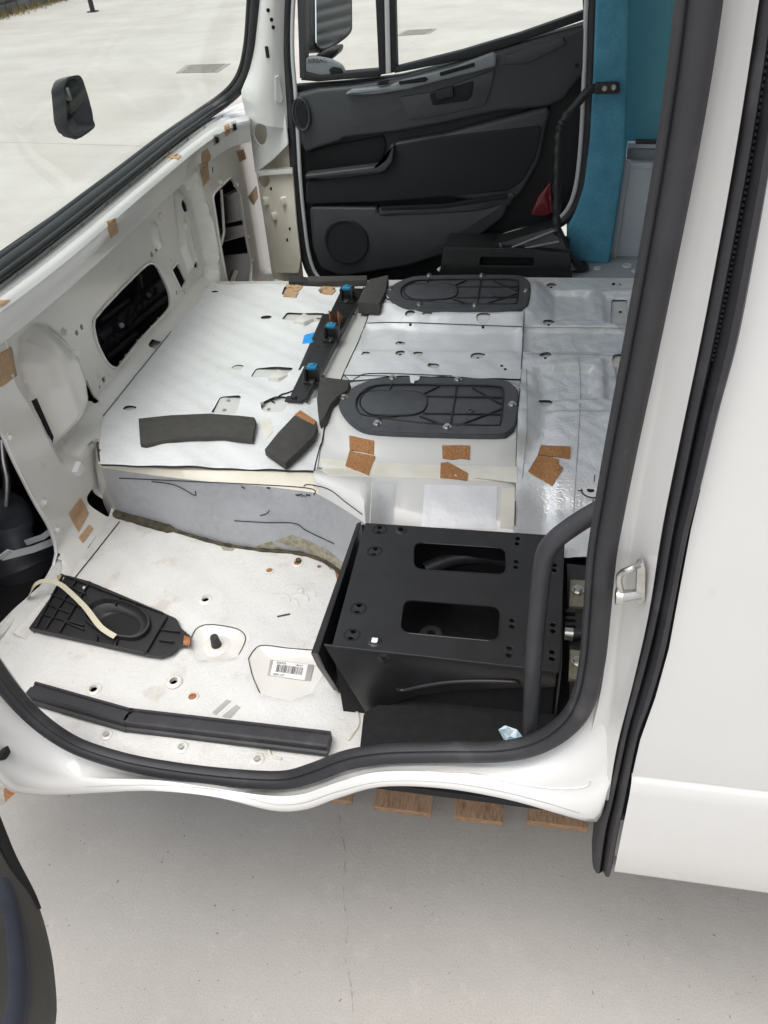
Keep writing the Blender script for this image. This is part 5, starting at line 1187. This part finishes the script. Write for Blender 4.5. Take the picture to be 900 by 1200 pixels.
prism('foam_body', [PZ(x, y, z) for x, y, z in ((375, 441, ZP+.055), (409, 445, ZP+.055), (408, 456, ZP+.055), (396, 464, ZP+.055), (388, 472, ZP+.05), (380, 488, ZP+.045), (374, 496, ZP+.03), (372, 480, ZP+.045), (371, 466, ZP+.05))], (.004, .006, -.042), 'foam', o, .003)
foam([(433, 327), (455, 322), (452, 341), (444, 356), (419, 354), (425, 340)], ZP+.012, .040, 'dark grey foam wedge standing between rail and far hatch')
foam([(360, 323.5), (430, 322.5), (430, 328), (361, 329.5)], ZP+.002, .022, 'long narrow dark grey foam bar along the far edge of the platform')
foam([(339, 321.5), (360, 324.5), (361, 329.5), (338, 329.5)], ZP+.002, .022, 'small black rubber block at the far end of the engine cover', 'rubber_block', 'rubber')
# cork pads
def cork(pts, parent, m='cork'): return stick('cork_pad', SF, pts, m, parent, .002, .0015)
for q in ([(409.8, 511), (438.4, 517.4), (437.8, 533), (425, 530), (410.3, 528)], [(410, 529), (425, 532), (439.5, 535), (432, 558), (404.8, 547)], [(518, 522.3), (550.7, 523), (550, 539), (540, 537.5), (530, 539), (518.7, 537.5)],
          [(516.4, 543.6), (524.4, 542), (548.4, 555.8), (547.6, 563.6), (515.8, 560.7)], [(634, 522.5), (668.5, 524.5), (668, 538), (652, 536), (630, 534)], [(630, 535), (648, 537), (655, 540), (654, 545), (660, 549), (647, 570), (619, 553)]):
    cork(q, plat)
for q in ([(335, 335), (345, 332), (356, 335), (351, 341), (336, 343)], [(333, 342), (350, 343), (347, 349), (332, 348)], [(373, 341), (378, 336), (390, 337), (394, 341), (389, 346), (379, 345)]): cork(q, cover, 'paper')
# black rubber sill strip in two pieces
def sill_strip():
    z = ZF+.004
    o = thing('sill_strip', 'black ribbed rubber sill strip bent in the middle, lying along the doorway', 'rubber strip', PZ(210, 840, ZF))
    for pa, pb in (((38, 812), (153, 845)), ((150, 844), (386, 872))):
        a, b = PZ(*pa, z+.012), PZ(*pb, z+.012); bm = bmesh.new()
        pr = [(-.021, -.012), (.021, -.012), (.021, -.002), (.016, 0), (.016, .014), (.012, .017), (-.004, .017), (-.006, .013), (-.012, .013), (-.014, .017), (-.019, .017), (-.021, .012)]
        sweep(bm, [a, a.lerp(b, .33), a.lerp(b, .66), b], pr, Vector((0, 0, 1)), cap=True); bmesh.ops.recalc_face_normals(bm, faces=bm.faces); finish(bm, 'strip_piece', 'rubber', o, 30)
sill_strip()
# steering column boot plate with ribs, plus tie
def boot_plate():
    z = ZF+.013
    o = thing('boot_plate', 'black ribbed plastic floor plate with an oval boot opening, lying loose in the footwell', 'plastic plate', PZ(130, 720, ZF))
    q = lambda x, y, zz=z: PZ(20+x/4.09, 660+y/4.09, zz)
    ol = rnd_poly([q(*p) for p in ((220, 52), (345, 85), (700, 235), (765, 265), (785, 310), (835, 350), (830, 395), (780, 395), (745, 430), (690, 450), (610, 440), (60, 318), (35, 285), (40, 265), (95, 240), (140, 190))], .008, 3)
    hole = spl([q(*p) for p in ((325, 265), (345, 215), (400, 185), (470, 185), (570, 215), (630, 260), (640, 315), (600, 360), (540, 372), (440, 352), (360, 310))], 36, True)
    plate('base_plate', ol, [hole], .006, 'black', o, .001)
    bm = bmesh.new(); top = [p+Vector((0, 0, .010)) for p in hole]; c = sum(hole, Vector())/36
    rows_ = [hole, [p+Vector((0, 0, .012)) for p in hole], [c+(p-c)*.93+Vector((0, 0, .013)) for p in hole], [c+(p-c)*.88+Vector((0, 0, .0)) for p in hole], [c+(p-c)*.72+Vector((.006, -.004, -.006)) for p in hole], [c+(p-c)*.60+Vector((.008, -.006, -.004)) for p in hole], [c+(p-c)*.55+Vector((.008, -.006, -.008)) for p in hole]]
    add_loft(bm, [r+[r[0]] for r in rows_]); finish(bm, 'boot', 'black', o, 50)
    prism('boot_base', [c+(p-c)*.56+Vector((.008, -.006, -.0075)) for p in hole], (0, 0, -.001), 'void', o)
    bm = bmesh.new()
    for a, b in (((210, 95), (330, 150)), ((165, 150), (320, 215)), ((140, 195), (250, 240)), ((115, 245), (320, 300)), ((290, 75), (140, 310)), ((350, 90), (205, 330)), ((220, 60), (90, 310)), ((385, 350), (380, 385)), ((495, 165), (470, 200)), ((575, 190), (560, 215)), ((480, 370), (470, 400)), ((720, 255), (620, 425)), ((690, 320), (780, 330)), ((680, 370), (750, 378)), ((220, 280), (320, 320)), ((210, 55), (700, 240)), ((65, 312), (610, 432))):
        p, r = q(*a, z+.004), q(*b, z+.004); d = r-p; bm = bmesh.new(); add_box(bm, (p+r)/2, (d.length, .003, .008), Matrix.Rotation(math.atan2(d.y, d.x), 3, 'Z'), .0008); finish(bm, 'rib', 'black', o)
    prism('rust_tab', [q(*p, z+.006) for p in ((800, 345), (832, 355), (826, 398), (795, 385))], (0, 0, -.004), 'rust', o, .001)
    prism('paper_tab', [q(*p, z+.006) for p in ((190, 60), (218, 50), (200, 95))], (0, 0, -.003), 'paper', o)
    bm = bmesh.new(); add_cyl(bm, q(322, 117, z), q(322, 117, z+.003), .004); finish(bm, 'screw', 'metal', o)
    # tie
    pts = [q(470, 352, z+.016), q(400, 305, z+.03), q(330, 215, z+.035), q(260, 145, z+.035), (q(200, 98, z+.035)), q(130, 85, z+.05), q(85, 105, z+.05), q(60, 150, z+.03), q(55, 165, z+.015)]
    bm = bmesh.new(); P = spl(pts, 40); prf = [(-.007, -.0006), (.007, -.0006), (.007, .0006), (-.007, .0006)]; sweep(bm, P, prf, lambda i: Vector((math.sin(i*.12)*.6, 0, 1))); bmesh.ops.recalc_face_normals(bm, faces=bm.faces)
    tag(finish(bm, 'cable_tie', 'tie', None, 40), 'flat cream strap looped over the black boot plate', 'strap')
boot_plate()
# tissue and mint tape by the handle foot
p = [(584, 855), (592, 850), (606, 855), (612, 863), (604, 866), (590, 866)]
bm = bmesh.new(); P = [PY(x, y, .805) for x, y in p]; c = sum(P, Vector())/len(P)+Vector((0, -.01, .006)); vs = [bm.verts.new(v) for v in P]; cv = bm.verts.new(c)
mid_ = [bm.verts.new(v.lerp(c, .5)+Vector((0, rng.uniform(-.008, .004), rng.uniform(-.004, .01)))) for v in P]
for i in range(len(P)):
    j = (i+1) % len(P); bm.faces.new((vs[i], vs[j], mid_[j], mid_[i])); bm.faces.new((mid_[i], mid_[j], cv))
tag(finish(bm, 'paper_tissue', 'tissue', None, 0), 'crumpled blue and white tissue at the foot of the near grab handle', 'tissue')
sweep_p = spl(LY([(628, 864), (645, 858), (662, 848), (674, 836)], .802), 14)
bm = bmesh.new(); sweep(bm, sweep_p, [(-.010, -.001), (.010, -.001), (.010, .001), (-.010, .001)], Vector((0, 1, .4))); bmesh.ops.recalc_face_normals(bm, faces=bm.faces); finish(bm, 'seal_tape', 'mint', van)
# pallet under the van
def pallet():
    o = thing('pallet', 'wooden pallet lying on the concrete under the van, board ends sticking out', 'pallet', (-.1, 1.6, 0))
    for pts in ([(386, 937), (412, 938)], [(437, 945), (505, 953)], [(531, 956), (589, 964)], [(617, 962), (690, 970)]):
        a, b = PZ(*pts[0], .12), PZ(*pts[1], .12); yy = (a.y+b.y)/2; x0, x1 = a.x, b.x
        bm = bmesh.new(); add_box(bm, ((x0+x1)/2, yy+.6, .109), (x1-x0, 1.2, .022), None, .002)
        for f in bm.faces:
            if abs(f.normal.y) > .9: f.material_index = 1
        finish(bm, 'board', ['wood', 'wood_end'], o)
    for x in (-.35, 0.0):
        pass
    for yy in (1.45, 1.95, 2.3):
        bm = bmesh.new(); add_box(bm, (-.15, yy, .049), (.9, .09, .098), None, .002); finish(bm, 'bearer', 'wood', o)
pallet()
# building with a roller shutter behind the van, reflected in the far mirror
def depot():
    o = thing('depot_building', 'rendered depot building with a grey roller shutter behind the van', 'building', (9.5, 8, 0))
    bm = bmesh.new(); add_box(bm, (10.0, 9, 2.6), (.4, 16, 5.2), None, .01); finish(bm, 'wall', 'wallc', o)
    for k in range(30):
        bm = bmesh.new(); P = [Vector((9.79-.06*math.sin(t/6*math.pi), 0, .1+k*.15+.15*t/6)) for t in range(7)]
        add_loft(bm, [[p+Vector((0, 1.5, 0)) for p in P], [p+Vector((0, 13, 0)) for p in P]]); finish(bm, 'slat', 'shutter', o)
depot()
